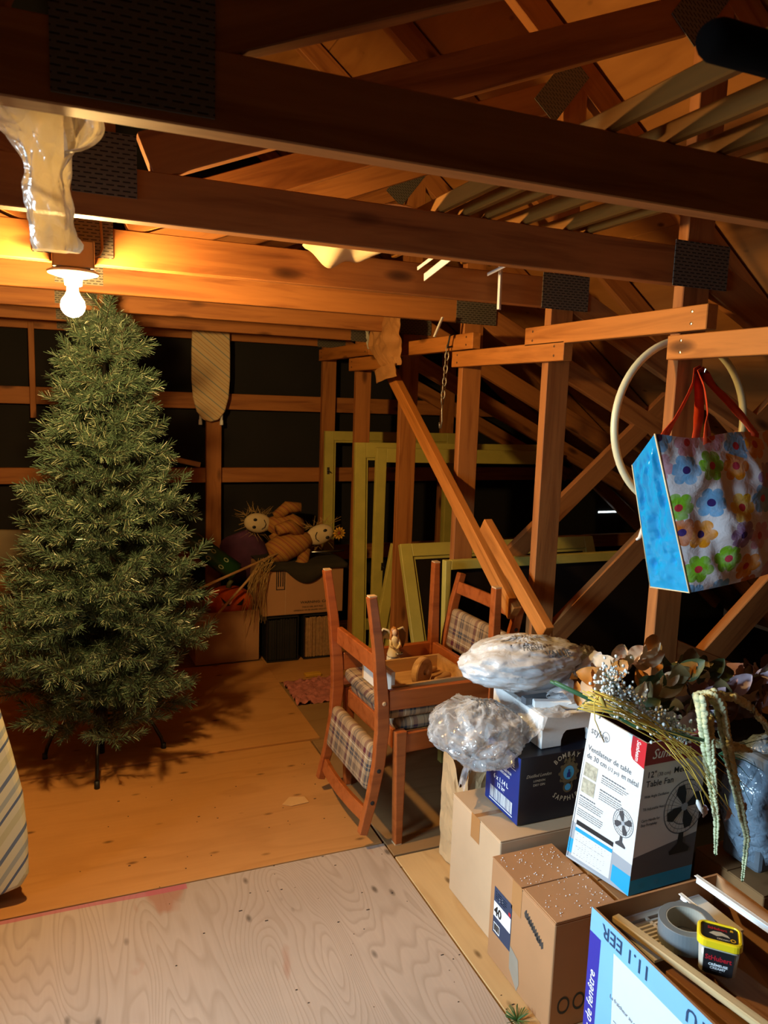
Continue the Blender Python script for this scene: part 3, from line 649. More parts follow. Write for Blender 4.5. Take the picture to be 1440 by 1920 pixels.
# wrapping roll, purple cushion
r = thing('wrapping_paper_roll', 'green roll of wrapping paper with pale motifs leaning out of the open box', 'wrapping paper', (.75, 4.40, .45))
p0, p1 = Vector((.575, 4.42, .745)), Vector((.905, 4.36, .495)); d = (p1-p0)
MB().tube([p0, p0+d*.5, p1], .058, 24).build('paper_roll', plain('green_wrap', '1f4a2a', .3, var=.15), r, True)
dn = d.normalized(); n0 = Vector((0, -1, .0)); n0 = (n0-dn*n0.dot(dn)).normalized(); s0 = dn.cross(n0)
for k, f in enumerate((.15, .36, .57, .78)):
    for an in (-.5, .35):
        base = p0+d*f; nn = (n0*math.cos(an)+s0*math.sin(an)); tt = dn.cross(nn); c0 = base+nn*.0590
        ring_ = [(c0+tt*.012*math.cos(q)+dn*.017*math.sin(q)) for q in [2*PI*j/10 for j in range(10)]]; rin = [(c0+tt*.007*math.cos(q)+dn*.011*math.sin(q)) for q in [2*PI*j/10 for j in range(10)]]
        MB().add(ring_+rin, [(j, (j+1)%10, 10+(j+1)%10, 10+j) for j in range(10)]).build('printed_motif', m['motif_green'], r)
def blob(c, rad, amp, fr, seed, n=28, mm=16, squash=None):
    b = MB(); b.sphere((0,0,0), rad, n, mm); o = []
    for p in b.v:
        q = mnoise.noise(p*fr+Vector((seed, 0, 0)))*amp+mnoise.noise(p*fr*2.7+Vector((0, seed, 0)))*amp*.5; o.append(Vector(c)+p*(1+q))
    b.v = o; return b
o = blob((1.00, 4.55, .55), (.155, .07, .16), .18, 7, 3).build('purple_cushion', plain('purple_velvet', '4a2440', .9, var=.3), None, True); tag(o, 'dark purple cushion wedged behind the box and the straw dolls', 'cushion')
# straw dolls
def doll(label, head, body, stick, rot, hat):
    r = thing('scarecrow_doll', label, 'doll', (body[0], body[1], .55), group='straw dolls on the moving box')
    H_ = Vector(head); B_ = Vector(body); ax = (H_-B_).normalized(); sd = ax.cross(Vector((0,-1,0))).normalized(); fn = Vector((0,-1,0))
    M_ = Matrix((sd, ax, ax.cross(sd)*-1)).transposed().to_4x4(); M_ = Matrix((sd, fn*-1, ax)).transposed().to_4x4(); M_.translation = H_
    b = MB(); b.X = M_; b.sphere((0,0,0), (.060, .04, .085), 18, 12); hd = b.build('head', plain('cream_cloth', 'c8b48c', .9), r, True)
    for x in (-.022, .022):
        b = MB(); b.X = M_; b.sphere((x, -.037, .028), (.009, .004, .012), 8, 6); b.build('eye', m['black'], hd, True)
    b = MB(); b.X = M_
    b.tube([(-.03, -.037, -.02), (-.015, -.041, -.036), (.005, -.041, -.040), (.028, -.036, -.026)], .0025, 5); b.build('stitched_smile', m['black'], hd)
    rg = random.Random(rot); b = MB(); b.X = M_
    for k in range(130):
        a = rg.uniform(0, 2*PI); z_ = rg.uniform(-.06, .09); rr = .062 if z_ < .06 else .045; p = Vector((rr*math.cos(a), .012+abs(rr*.6*math.sin(a)), z_)); q = p*1.5+Vector((rg.uniform(-.03, .03), rg.uniform(-.03, .02), rg.uniform(-.06, .04))); s_ = Vector((0, 0, .0016)) if rg.random() < .5 else Vector((.0016, 0, 0))
        b.add([p-s_, p+s_, q+s_*.4, q-s_*.4], [(0,1,2,3)])
    o = b.build('straw_hair', m['straw'], r); o['kind'] = 'stuff'
    L = (H_-B_).length; b = MB(); b.tube([H_-ax*.06, H_-ax*.12, H_-ax*.20, B_, B_-ax*.08], [.035, .066, .075, .085, .06], 14); b.build('plaid_shirt', doll_m, r, True)
    for s in (1, -1): MB().tube([H_-ax*.11+sd*s*.05, H_-ax*.16+sd*s*.12+Vector((0,-.03,0)), H_-ax*.24+sd*s*.13+Vector((0,-.05,0))], [.036, .038, .030], 10).build('sleeve', doll_m, r, True)
    MB().tube([B_-ax*.02+Vector((0,-.06,.0)), Vector(stick)], .0075, 8).build('wooden_stick', m['maple'], r, True)
    if hat:
        b = MB(); c_ = H_+sd*-.0+ax*.075+Vector((.03, -.05, -.01))
        for k in range(12):
            a = 2*PI*k/12; d_ = Vector((math.cos(a), 0, math.sin(a))); t_ = Vector((-math.sin(a), 0, math.cos(a)))
            b.add([c_+d_*.008-t_*.004, c_+d_*.025-t_*.009, c_+d_*.040, c_+d_*.025+t_*.009, c_+d_*.008+t_*.004], [(0,1,2,3,4)])
        fl = b.build('flower_petals', plain('yellow_petal', 'd8a030', .7), r, solid=.001)
        MB().sphere(c_, (.010, .007, .010), 10, 6).build('flower_eye', plain('rust_centre', '8a3a18', .8), fl, True)
doll_m = stripes('mustard_check', '9c6a2c', [(.1, .2, '86562a'), (.45, .5, 'b0843e'), (.7, .85, '8c4c30')], (.3, .8, 0), .045)
doll('straw doll with smiling cloth face and a yellow flower lying on the moving box', (1.385, 4.27, .715), (1.16, 4.29, .635), (.66, 4.10, .475), 11, True)
doll('straw doll with its face turned left lying behind the flowered doll', (1.055, 4.45, .765), (1.25, 4.47, .735), (.74, 4.12, .300), 12, False)
rg = random.Random(8); b = MB()
for k in range(46):
    p = Vector((1.02+rg.uniform(-.03, .06), 4.14+rg.uniform(-.03, .03), .60+rg.uniform(-.02, .02))); q = Vector((.94+rg.uniform(-.06, .10), 4.125+rg.uniform(-.02, .02), .33+rg.uniform(-.13, .16)))
    b.tube([p, p.lerp(q, .5)+Vector((rg.uniform(-.02, .0), -.01, .03)), q], .0013, 3)
o = b.build('straw_bundle', m['straw']); o['kind'] = 'stuff'; tag(o, 'loose straw hanging down from the dolls in front of the boxes', 'straw')
o = MB().tube([(1.30, 4.33, .60), (1.45, 4.33, .597), (1.56, 4.33, .602)], .007, 8).build('metal_rod', m['steel'], None, True); tag(o, 'thin shiny metal rod sticking out right below the doll head', 'rod')
r = thing('dark_jacket', 'dark crumpled fabric spread under the straw dolls over the moving box', 'fabric', (1.28, 4.3, .55))
def jk(u, v):
    x = 1.02+.50*u; yy = 4.12+.40*v; zz = .564+.010*mnoise.noise(Vector((x*9, yy*9, 1)))
    if v < .12: yy = 4.146; zz = .564-(.12-v)*1.0*(.25+.75*max(0, math.sin((u-.25)*6)))*.9
    return Vector((x, yy, zz))
MB().grid(jk, 30, 20).build('fabric', plain('dark_olive_cloth', '2a2418', .95, var=.3), r, True, solid=.004)
r2, a, c, h = carton('cardboard_box', 'brown cardboard box at the left edge behind the christmas tree', -.62, -.13, 4.05, 4.4, .009, .62, m['card_dark'])
o = MB().prism([(0,0), (.02, .05), (.02, .12), (-.02, .16), (-.4, .18), (-.4, -.04)], (-.145, 4.18, .64), (1, 0, 0), (0, .2, 1), (0, .02, 0)).build('rounded_board', plain('brown_board', '6a5a3e', .6), None, bevel=.006, seg=2); tag(o, 'rounded brown board end standing on the box at the left edge', 'board')
# ------------------------------------------------------------------ yellow window frames
def sash(label, W, Ht, M_, sw=.062, rw=.075, th=.030, latch=None, step=True, pane=False):
    r = thing('window_sash', label, 'window frame', group='yellow window frames'); r.matrix_basis = M_
    for x0, x1 in ((0, sw), (W-sw, W)): MB().box(x0, x1, 0, th, 0, Ht).build('stile', m['frame'], r, world=False, bevel=.002)
    for z0, z1 in ((0, rw), (Ht-rw, Ht)): MB().box(sw+.0005, W-sw-.0005, 0, th-.001, z0, z1).build('rail', m['frame'], r, world=False, bevel=.002)
    if step:
        b = MB(); e = .014; b.box(sw, sw+e, .010, th, rw, Ht-rw); b.box(W-sw-e, W-sw, .010, th, rw, Ht-rw); b.box(sw+e, W-sw-e, .010, th, rw, rw+e); b.box(sw+e, W-sw-e, .010, th, Ht-rw-e, Ht-rw)
        b.build('glazing_bead', m['frame'], r, world=False)
    if pane: MB().box(sw+.001, W-sw-.001, .014, .020, rw+.001, Ht-rw-.001).build('dark_pane', m['pane'], r, world=False)
    if latch:
        x, z_ = latch; b = MB().box(x-.008, x+.008, -.004, 0, z_-.022, z_+.022); l_ = b.build('latch_plate', m['steel'], r, world=False)
        MB().tube([(x, -.004, z_), (x, -.016, z_), (x+.014, -.020, z_-.012)], .0035, 8).build('latch_hook', m['blackmetal'], l_, True, world=False)
m['pane'] = plain('dark_dusty_pane', '1c1612', .5, spec=.2, var=.3, vs=6)
T3 = lambda x, y, z_, rx=0, ry=0, rz=0: Matrix.Translation((x, y, z_)) @ Rz(rz) @ Matrix.Rotation(ry, 4, 'Y') @ Matrix.Rotation(rx, 4, 'X')
sash('far yellow frame with a small latch standing beside the dark back wall', .92, 1.31, T3(1.52, 4.595, 0, -.02), .060, .058, latch=(.022, 1.06))
sash('tall wide yellow frame left of the middle with its plain front stile', 1.29, 1.275, T3(1.506, 3.97, 0, -.05), .064, .085)
sash('narrow yellow frame with a wire hook standing inside the tall wide frame', 1.17, 1.25, T3(1.590, 3.925, 0, -.02, .010), .060, .08, latch=(.055, .58), step=False)
sash('tilted small yellow frame behind the angel figurine', .42, .78, T3(1.448, 3.62, 0, -.02, .17), .056, .06)
sash('smallest tilted yellow frame in front of the other tilted one', .36, .60, T3(1.500, 3.56, 0, -.02, .17), .05, .055)
sash('low wide yellow frame leaning with its corner right of the angel', 1.15, .895, T3(1.511, 3.02, .0, -.42), .060, .065, pane=True)
sash('low yellow frame with a double left edge behind the chair legs', 1.22, .865, T3(1.440, 2.720, .0, -.045), .026, .040, .034, step=False, pane=True)
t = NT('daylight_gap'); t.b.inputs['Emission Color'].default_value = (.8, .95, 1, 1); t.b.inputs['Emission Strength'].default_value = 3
b = MB(); b.box(3.555, 3.59, 4.786, 4.7895, .80, .825); b.box(3.80, 4.03, 4.786, 4.7895, .712, .724); struct(b.build('wall_gap_glow', t.m))  # glowing patches in place of daylight through gaps in the back wall
# ------------------------------------------------------------------ hung on the posts and up in the collar beams
r = thing('plastic_ring', 'pale plastic ring hanging behind the post of the shopping bag', 'ring', (1.577, 1.66, 1.475))
b = MB(); b.tube([(1.577+.228*math.cos(a), 1.660, 1.468+.228*math.sin(a)) for a in [2*PI*k/64 for k in range(65)]], .0105, 10, caps=False); b.build('ring_tube', plain('milky_plastic', 'cfcfae', .35), r, True)
MB().tube([(1.577, 1.645, 1.685), (1.577, 1.662, 1.683), (1.577, 1.674, 1.690)], .003, 6).build('hanging_nail', m['steel'], r)
r = thing('metal_chain', 'dark metal chain with a hook hanging from a brace board', 'chain', (1.452, 2.86, 1.72))
MB().tube([(1.472, 2.835, 1.785), (1.452, 2.838, 1.775), (1.450, 2.846, 1.74), (1.452, 2.853, 1.730), (1.472, 2.853, 1.735)], .004, 6).build('cord_loop', m['black'], r, True)
for k in range(9):
    b = MB(); z0 = 1.722-.0258*k; b.X = Matrix.Translation((1.452, 2.853+.003*k, z0)) @ Rz((k % 2)*PI/2+.5)
    b.tube([(.0088*math.cos(q), 0, .0182*math.sin(q)) for q in [2*PI*j/14 for j in range(15)]], .0030, 6, caps=False); b.build('chain_link', m['boxsteel'], r, True)
MB().tube([(1.452, 2.879, 1.500), (1.452, 2.880, 1.475), (1.452, 2.874, 1.43), (1.452, 2.882, 1.402), (1.452, 2.894, 1.402), (1.452, 2.898, 1.425)], .0038, 8).build('chain_hook', m['boxsteel'], r, True)
# brown paper hanging over the long brace
r = thing('kraft_paper', 'crumpled brown kraft paper stuck behind the top of the long brace', 'paper', (1.42, 3.42, 1.75))
m['kraft'] = plain('kraft_paper', 'a2703c', .8, var=.12, vs=6); m['kraft_in'] = plain('silver_lining', 'b8b4a4', .35, .3)
def kp(u, v):
    lf = 3.67-.03*v-(.22*max(0, v-.55)/.45); rt = 3.27-.03*v; yy = lf+(rt-lf)*u
    return Vector((1.415-.022*math.sin(u*PI)*(.4+v)+.034*mnoise.noise(Vector((u*5, v*2.2, 3)))+.014*mnoise.noise(Vector((u*12, v*6, 5))), yy, 1.905-.255*v+.02*u*v))
MB().grid(kp, 34, 26).build('paper_sheet', m['kraft'], r, False, solid=.002)
def kf(u, v): return Vector((1.385-.012*math.sin(u*PI)+.008*mnoise.noise(Vector((u*4, v*3, 8))), 3.475-.235*u-.03*v, 1.648-.060*v+.030*u))
MB().grid(kf, 14, 6).build('folded_cuff', m['kraft'], r, solid=.003)
def ks(u, v): return Vector((1.405+.01*mnoise.noise(Vector((u*9, v*9, 1))), 3.685-.035*u-.05*v, 1.908-.15*v))
MB().grid(ks, 6, 18).build('shiny_lining', m['kraft_in'], r, solid=.002)
# strips of moulding lying on the collar beams
m['mould'] = wood('moulding', '84561f', '64400f', 'X', .5, False)
for i, (x, y0, y1, h) in enumerate(((.800, .30, 2.16, .034), (.915, .28, 2.20, .034), (1.030, .30, 2.15, .034), (1.150, .32, 2.18, .034), (.858, 1.12, 2.14, .026), (1.212, 1.10, 2.12, .026))):
    o = beam('moulding_strip', (x, y0, 1.929+h/2), (x+.01*math.sin(i*2), y1, 1.929+h/2), h, .018, m['mould'], None, nrm=(1,0,.0), bevel=.003)
    tag(o, ['first moulding strip from the left on the nearest beam', 'second moulding strip from the left on the nearest beam', 'third moulding strip from the left on the nearest beam', 'fourth moulding strip from the left on the nearest beam', 'short thin moulding strip seen only behind the nearest beam at the left', 'short thin moulding strip seen only behind the nearest beam at the right'][i], 'moulding', 'moulding strips stored on the beams')
def angle(label, p0, p1, w=.022, group='white trim strips in the beams'):
    p0, p1 = Vector(p0), Vector(p1); d = (p1-p0).normalized(); a = Vector((1,0,0)); c = d.cross(a).normalized()
    b = MB(); t_ = .0025
    for u_, v_ in ((a, c), (c, a)):
        q = [p0, p0+u_*w, p0+u_*w+v_*t_, p0+v_*t_]; b.hexa([*q, *[k+(p1-p0) for k in q]])
    o = b.build('trim_strip', m['white']); tag(o, label, 'trim strip', group)
angle('short white trim end hanging over the lamp beam left of the middle', (.985, 1.75, 1.950), (1.020, 2.185, 1.890))
angle('white trim strip tip pointing left beside the short white trim end', (1.000, 1.80, 1.975), (.990, 2.17, 1.905), .010)
angle('long thin white trim strip hanging in front of the third beam', (1.278, 2.185, 1.950), (1.283, 2.190, 1.805), .014)
angle('white trim strip with its tip left of the long hanging strip', (1.265, 1.85, 1.965), (1.236, 2.18, 1.912), .010)
angle('thin pair of white strips hanging behind the stained beam', (1.385, 2.79, 1.84), (1.352, 2.79, 1.762), .012)
# folded sheet on the third beam
def cl(u, v): return Vector((.645+.23*u, 1.68+.53*v, 1.934+.012*math.sin(v*9+u*5)+.010*math.sin(u*14)*v-.052*max(0, v-.82)/.18*(1 if True else 0)*math.sin(min(1, u*1.15)*PI)**.5*.6))
o = MB().grid(cl, 30, 24).build('paper_sheet', plain('cream_sheet', 'cdb894', .6), None, True, solid=.0025); tag(o, 'cream sheet of paper lying over the beam above the bulb to the right', 'paper')
# foam tube
r = thing('foam_tube', 'thick black foam tube hanging across under the moulding strips in the top right corner', 'tube', (.9, .68, 1.897))
d0, d1 = Vector((.655, .705, 1.9055)), Vector((1.50, .705, 1.9055))
MB().tube([d0, d0+(d1-d0)*.008, d0+(d1-d0)*.02, d1], [.014, .019, .0225, .0225], 20, caps=True).build('foam_sleeve', plain('black_fuzzy_foam', '0c0b0b', .95, spec=.1), r, True)
for x in (.80, 1.15): MB().tube([(x+.0, .705+.0235*math.cos(q), 1.9055+.0235*math.sin(q)) for q in [PI*(.5+2*k/16) for k in range(17)]], .0022, 5, caps=False).build('tie_cord', m['blackmetal'], r, True)
# plastic bag hanging from the near beam
r = thing('hanging_plastic_bag', 'crumpled clear plastic bag hanging from the nearest beam at the upper left', 'plastic bag', (-.01, 1.28, 1.85))
m['film1'] = film('clear_film', 'd2c8b0', .62, .3, sheen=.35, tr=.55, crease=.03)
def pbag(u, v):
    a = 2*PI*u; w_ = (.055+.020*math.sin(v*7+1))*(1-.62*v**1.5); n_ = mnoise.noise(Vector((math.cos(a)*1.6, math.sin(a)*1.6, v*4)))*.5+mnoise.noise(Vector((math.cos(a)*4, math.sin(a)*4, v*9)))*.22
    return Vector((-.020+.012*v+w_*(1+n_)*math.cos(a), 1.262+.5*w_*(1+n_)*math.sin(a)+.05*v, 1.925-.215*v))
MB().grid(pbag, 40, 34).build('film_bag', m['film1'], r, True)
def pb2(u, v): return Vector((.010+.055*u*(math.sin(v*PI)**.6), 1.245+.02*math.sin(u*6), 1.918-.085*v))
MB().grid(pb2, 12, 14).build('film_flap', m['film1'], r, True)
MB().box(-.045, .0, 1.07, 1.27, 1.922, 1.929).build('taped_end', m['film1'], r)
# ------------------------------------------------------------------ boxes and clutter at the right
m['bluebox'] = plain('navy_carton', '16307e', .45, var=.04); m['blackbox'] = plain('midnight_carton', '0b1222', .4, var=.05)
m['gold_print'] = plain('pale_gold_print', 'b9b4a0', .5, var=.03); m['sky_print'] = plain('sky_blue_print', '3f9fd6', .5, var=.03)
m['red_print'] = plain('red_print', 'b81f2c', .45, var=.03); m['cyan_print'] = plain('cyan_print', '1f9fd8', .45, var=.03)
m['silver_print'] = plain('silver_print', '9aa4b0', .5, var=.03); m['photo_print'] = plain('photo_print', 'a8a898', .5, var=.4, vs=90)
m['gloss_white'] = plain('glossy_white_card', 'd2d8dc', .35, var=.02)
class Face:
    """bilinear sheet P00 (left bottom), P10 (right bottom), P11, P01 measured in metres from the left top corner, y down"""
    def __init__(s, p00, p10, p11, p01, W, H, off=.0007):
        s.p = [Vector(q) for q in (p00, p10, p11, p01)]; s.W, s.H = W, H
        s.n = ((s.p[1]-s.p[0]).cross(s.p[3]-s.p[0])).normalized(); s.off = off
    def at(s, x, y, k=1):
        u, v = x/s.W, 1-y/s.H; a, b_, c, d = s.p
        return a*(1-u)*(1-v)+b_*u*(1-v)+c*u*v+d*(1-u)*v + s.n*s.off*k
    def rect(s, mb, x0, y0, x1, y1, mi=0, k=1): s.poly(mb, [(x0, y1), (x1, y1), (x1, y0), (x0, y0)], mi, k); return s
    def poly(s, mb, pts, mi=0, k=1):
        xs = [p[0] for p in pts]; ys = [p[1] for p in pts]
        if len(pts) == 4 and max(max(xs)-min(xs), max(ys)-min(ys)) > .03:
            a, b_, c, d = [Vector((p[0], p[1], 0)) for p in pts]
            def fn(u, v): q = a*(1-u)*(1-v)+b_*u*(1-v)+c*u*v+d*(1-u)*v; return s.at(q.x, q.y, k)
            mb.grid(fn, 12, 12, mi); return s
        mb.add([s.at(x, y, k) for x, y in pts], [tuple(range(len(pts)))], mi); return s
    def disc(s, mb, cx, cy, r0, r1=0, n=24, mi=0, k=1, ry=1):
        o = [s.at(cx+r0*math.cos(2*PI*i/n), cy-ry*r0*math.sin(2*PI*i/n), k) for i in range(n)]
        if r1: 
            q = [s.at(cx+r1*math.cos(2*PI*i/n), cy-ry*r1*math.sin(2*PI*i/n), k) for i in range(n)]
            mb.add(q+o, [(i, n+i, n+(i+1)%n, (i+1)%n) for i in range(n)], mi)
        else: mb.add(o, [tuple(range(n))], mi)
        return s
    def text(s, mb, txt, x, y, size, ang=0, bold=.0, shear=0, align='LEFT', sx=1.0, mi=0, k=1):
        t_ = MB(); text_faces(t_, txt, (0,0,0), (1,0,0), (0,1,0), size, align, bold, shear, sx=sx)
        c, sn = math.cos(ang), math.sin(ang)
        mb.add([s.at(x+p.x*c-p.y*sn, y-(p.x*sn+p.y*c), k) for p in t_.v], t_.f, mi); return s
    def lines(s, mb, x0, y0, x1, n, dy, th, mi=0, seed=0):
        rg = random.Random(seed)
        for i in range(n):
            e = x1-(x1-x0)*rg.uniform(0, .22); x = x0
            while x < e:
                l_ = min(e-x, rg.uniform(.004, .012)); s.rect(mb, x, y0+i*dy, x+l_, y0+i*dy+th, mi); x += l_+.0016
        return s
# pale carton
r, a, c, h = carton('cardboard_box', 'pale brown cardboard box on the floor under the navy gin box', 1.083, 1.500, 1.675, 1.955, .0, .318, m['card_pale'])
f = Face((1.083, 1.955, 0), (1.083, 1.675, 0), (1.083, 1.675, .318), (1.083, 1.955, .318), .28, .318)
b = MB(); f.rect(b, .118, -.0005, .168, .075); b.build('packing_tape', m['tape'], r)
b = MB(); b.box(1.083, 1.50, 1.806, 1.824, .3181, .3184); b.build('packing_tape', m['tape'], r)
# brown carton with the label
r, a, c, h = carton('cardboard_box', 'brown cardboard box with a blue label, packing tape and a black scribble', 1.050, 1.242, 1.368, 1.660, .0, .290, m['card'])
f = Face((1.050, 1.660, 0), (1.050, 1.368, 0), (1.050, 1.368, .29), (1.050, 1.660, .29), .292, .29)
b = MB(); f.rect(b, .105, 0, .150, .082); b.build('packing_tape', m['tape'], r)
b = MB(); f.poly(b, [(.108, .185), (.150, .200), (.160, .262), (.150, .287), (.112, .25)]); b.build('grey_tape_patch', plain('clear_grey_tape', '8f8b80', .2, var=.1), r)
b = MB(); f.rect(b, .022, .072, .110, .205, 0)
lb = b.build('shipping_label', plain('slate_blue_label', '2c3c58', .5, var=.04), r)
b = MB(); f.rect(b, .024, .113, .108, .155, 0, 2); f.lines(b, .030, .083, .088, 4, .006, .0022, 0, 3)
f.rect(b, .028, .172, .058, .198, 0, 2); b.build('label_print', m['white_print'], lb)
b = MB(); f.text(b, '40', .028, .148, .036, bold=.03, mi=0, k=3); b.build('label_number', m['black'], lb); b = MB(); f.lines(b, .070, .125, .104, 5, .005, .002, 0, 5)
b.build('label_lettering', m['black'], lb); b = MB()
for i in range(9): f.rect(b, .030+i*.003, .174, .0313+i*.003+(.0008 if i % 3 else 0), .194, 0, 3)
b.build('label_barcode', m['black'], lb)
b = MB(); f.rect(b, .096, .100, .106, .110, 0, 2); b.build('label_mark', m['red_print'], lb)
rg = random.Random(2); b = MB()
for k in range(11):
    x = .165+.0075*k; yy = .045+.0035*k; f.poly(b, [(x, yy+rg.uniform(0, .012)), (x+.004, yy+.02), (x+.012, yy+.012+rg.uniform(0, .01)), (x+.010, yy-.004), (x+.004, yy+.002)])
b.build('marker_scribble', plain('marker_ink', '3a3633', .7), r)
fr = Face((1.050, 1.368, 0), (1.242, 1.368, 0), (1.242, 1.368, .29), (1.050, 1.368, .29), .192, .29)
b = MB(); fr.disc(b, .040, .225, .018, .013, ry=1.3); fr.disc(b, .085, .225, .018, .013, ry=1.3); b.build('printed_mark', m['black'], r)
b = MB(); b.box(1.052, 1.240, 1.368, 1.505, .2902, .2935); b.build('lifted_flap', m['card'], r, bevel=.001)
rg = random.Random(4); b = MB()
for k in range(150):
    x, y = rg.uniform(1.06, 1.235), rg.uniform(1.375, 1.65); s_ = rg.uniform(.0006, .0017); b.sphere((x, y, (.2938 if y < 1.505 else .2902)+s_*.7), s_, 5, 4)
o = b.build('foam_crumbs', m['foam']); o['kind'] = 'stuff'; tag(o, 'tiny white foam crumbs scattered on the brown labelled box', 'crumbs')
# box that carries the fan box
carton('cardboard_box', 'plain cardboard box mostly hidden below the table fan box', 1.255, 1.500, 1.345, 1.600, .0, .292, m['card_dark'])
# gin carton
X0, X1, Y0, Y1, Z0, Z1 = 1.165, 1.470, 1.722, 1.905, .3205, .523
r = thing('gin_carton', 'navy blue and black bottle carton printed with white letters under the white foam tray', 'box', ((X0+X1)/2, (Y0+Y1)/2, Z0))
b = MB().box(X0, X1, Y0, Y1, Z0, Z1); o = b.build('carton_body', [m['blackbox'], m['bluebox']], r, bevel=.0015); o.data.polygons[5].material_index = 1
f = Face((X0, Y1, Z0), (X0, Y0, Z0), (X0, Y0, Z1), (X0, Y1, Z1), .183, .2025)
b = MB(); f.text(b, 'BOMBAY SAPPHIRE', .012, .040, .0225, bold=.012, sx=.74)
f.rect(b, .03, .046, .16, .0475); f.text(b, 'LONDON DRY GIN DISTILLED FROM', .014, .072, .0108, bold=.02, sx=.70); f.text(b, '100% GRAIN NEUTRAL SPIRITS, ENGLAND', .014, .085, .0108, bold=.02, sx=.58)
f.text(b, '6 x 1.14 L', .045, .118, .020, bold=.03); f.text(b, '12 kg', .065, .138, .020, bold=.03)
x = .03; rg = random.Random(9)
while x < .15:
    w_ = rg.choice((.0012, .002, .0034)); f.rect(b, x, .148, x+w_, .184); x += w_+rg.choice((.001, .0016, .0024))
f.rect(b, .026, .188, .155, .1915)
b.build('white_lettering', m['white_print'], r)
f = Face((X0, Y0, Z0), (X1, Y0, Z0), (X1, Y0, Z1), (X0, Y0, Z1), .305, .2025)
b = MB(); cx, cy, R_ = .165, .078, .062
for word, a0, sg in (('BOMBAY', PI*.74, -1), ('SAPPHIRE', PI*1.27, 1)):
    for i, ch in enumerate(word):
        sp = .235 if sg < 0 else .205; an = a0+sg*sp*i; rr = R_ if sg < 0 else R_+.012
        f.text(b, ch, cx+rr*math.cos(an), cy-rr*math.sin(an), .021, an-PI/2 if sg < 0 else an+PI/2, .015, align='CENTER', sx=.85)
f.text(b, 'Distilled London', .02, .062, .014, shear=.35, sx=.9); f.text(b, 'LONDON', .045, .077, .009, bold=.01); f.text(b, 'DRY GIN', .045, .090, .010, bold=.01); f.text(b, 'Dry Gin', .235, .055, .014, shear=.35)
b.build('gold_lettering', m['gold_print'], r)
b = MB(); f.disc(b, cx, cy-.012, .030, .019, ry=1.15); f.disc(b, cx, cy+.032, .017, .011)
for k in range(10): f.disc(b, cx+.031*math.cos(k*PI/5), cy-.012-.035*math.sin(k*PI/5), .0055, 0, 8)
f.poly(b, [(cx-.02, cy-.045), (cx+.02, cy-.045), (cx+.014, cy-.062), (cx+.006, cy-.05), (cx, cy-.066), (cx-.006, cy-.05), (cx-.014, cy-.062)]); b.build('crest_frame', plain('bronze_print', '6a6450', .4, .4), r)
b = MB(); f.disc(b, cx, cy-.012, .0185, 0, ry=1.15); f.disc(b, cx, cy+.032, .0105); b.build('crest_field', m['sky_print'], r)
b = MB(); f.poly(b, [(cx-.006, cy+.002), (cx+.006, cy+.002), (cx+.005, cy-.012), (cx+.002, cy-.016), (cx+.003, cy-.022), (cx-.003, cy-.022), (cx-.002, cy-.016), (cx-.006, cy-.010)], 0, 2); b.build('crest_portrait', m['bluebox'], r)
# foam tray on the carton
r = thing('foam_tray', 'white polystyrene packing tray with feet sitting on the navy gin carton', 'packing foam', (1.36, 1.91, .524))
fx0, fx1, fy0, fy1 = 1.252, 1.492, 1.755, 2.03
b = MB(); b.box(fx0+.022, fx1-.022, fy0+.022, fy1-.022, .572, .598); b.build('tray_floor', m['foam'], r)
def wall(p, u, L, holes):   # wall with arched notch between feet
    n = 24; pts = [(0, .621-.524), (0, 0)]
    pts += [(.070, 0), (.070, .018), (.076, .036), (.086, .046), (L-.086, .046), (L-.076, .036), (L-.070, .018), (L-.070, 0), (L, 0), (L, .621-.524)]
    return pts
MB().prism(wall(0, 0, fx1-fx0, 0), (fx0, fy0, .524), (1,0,0), (0,0,1), (0, .022, 0)).build('tray_wall', m['foam'], r, bevel=.002)
MB().prism(wall(0, 0, fx1-fx0, 0), (fx0, fy1-.022, .524), (1,0,0), (0,0,1), (0, .022, 0)).build('tray_wall', m['foam'], r, bevel=.002)
MB().prism(wall(0, 0, fy1-fy0-.046, 0), (fx0, fy0+.023, .524), (0,1,0), (0,0,1), (.022, 0, 0)).build('tray_wall', m['foam'], r, bevel=.002)
MB().prism(wall(0, 0, fy1-fy0-.046, 0), (fx1-.022, fy0+.023, .524), (0,1,0), (0,0,1), (.022, 0, 0)).build('tray_wall', m['foam'], r, bevel=.002)
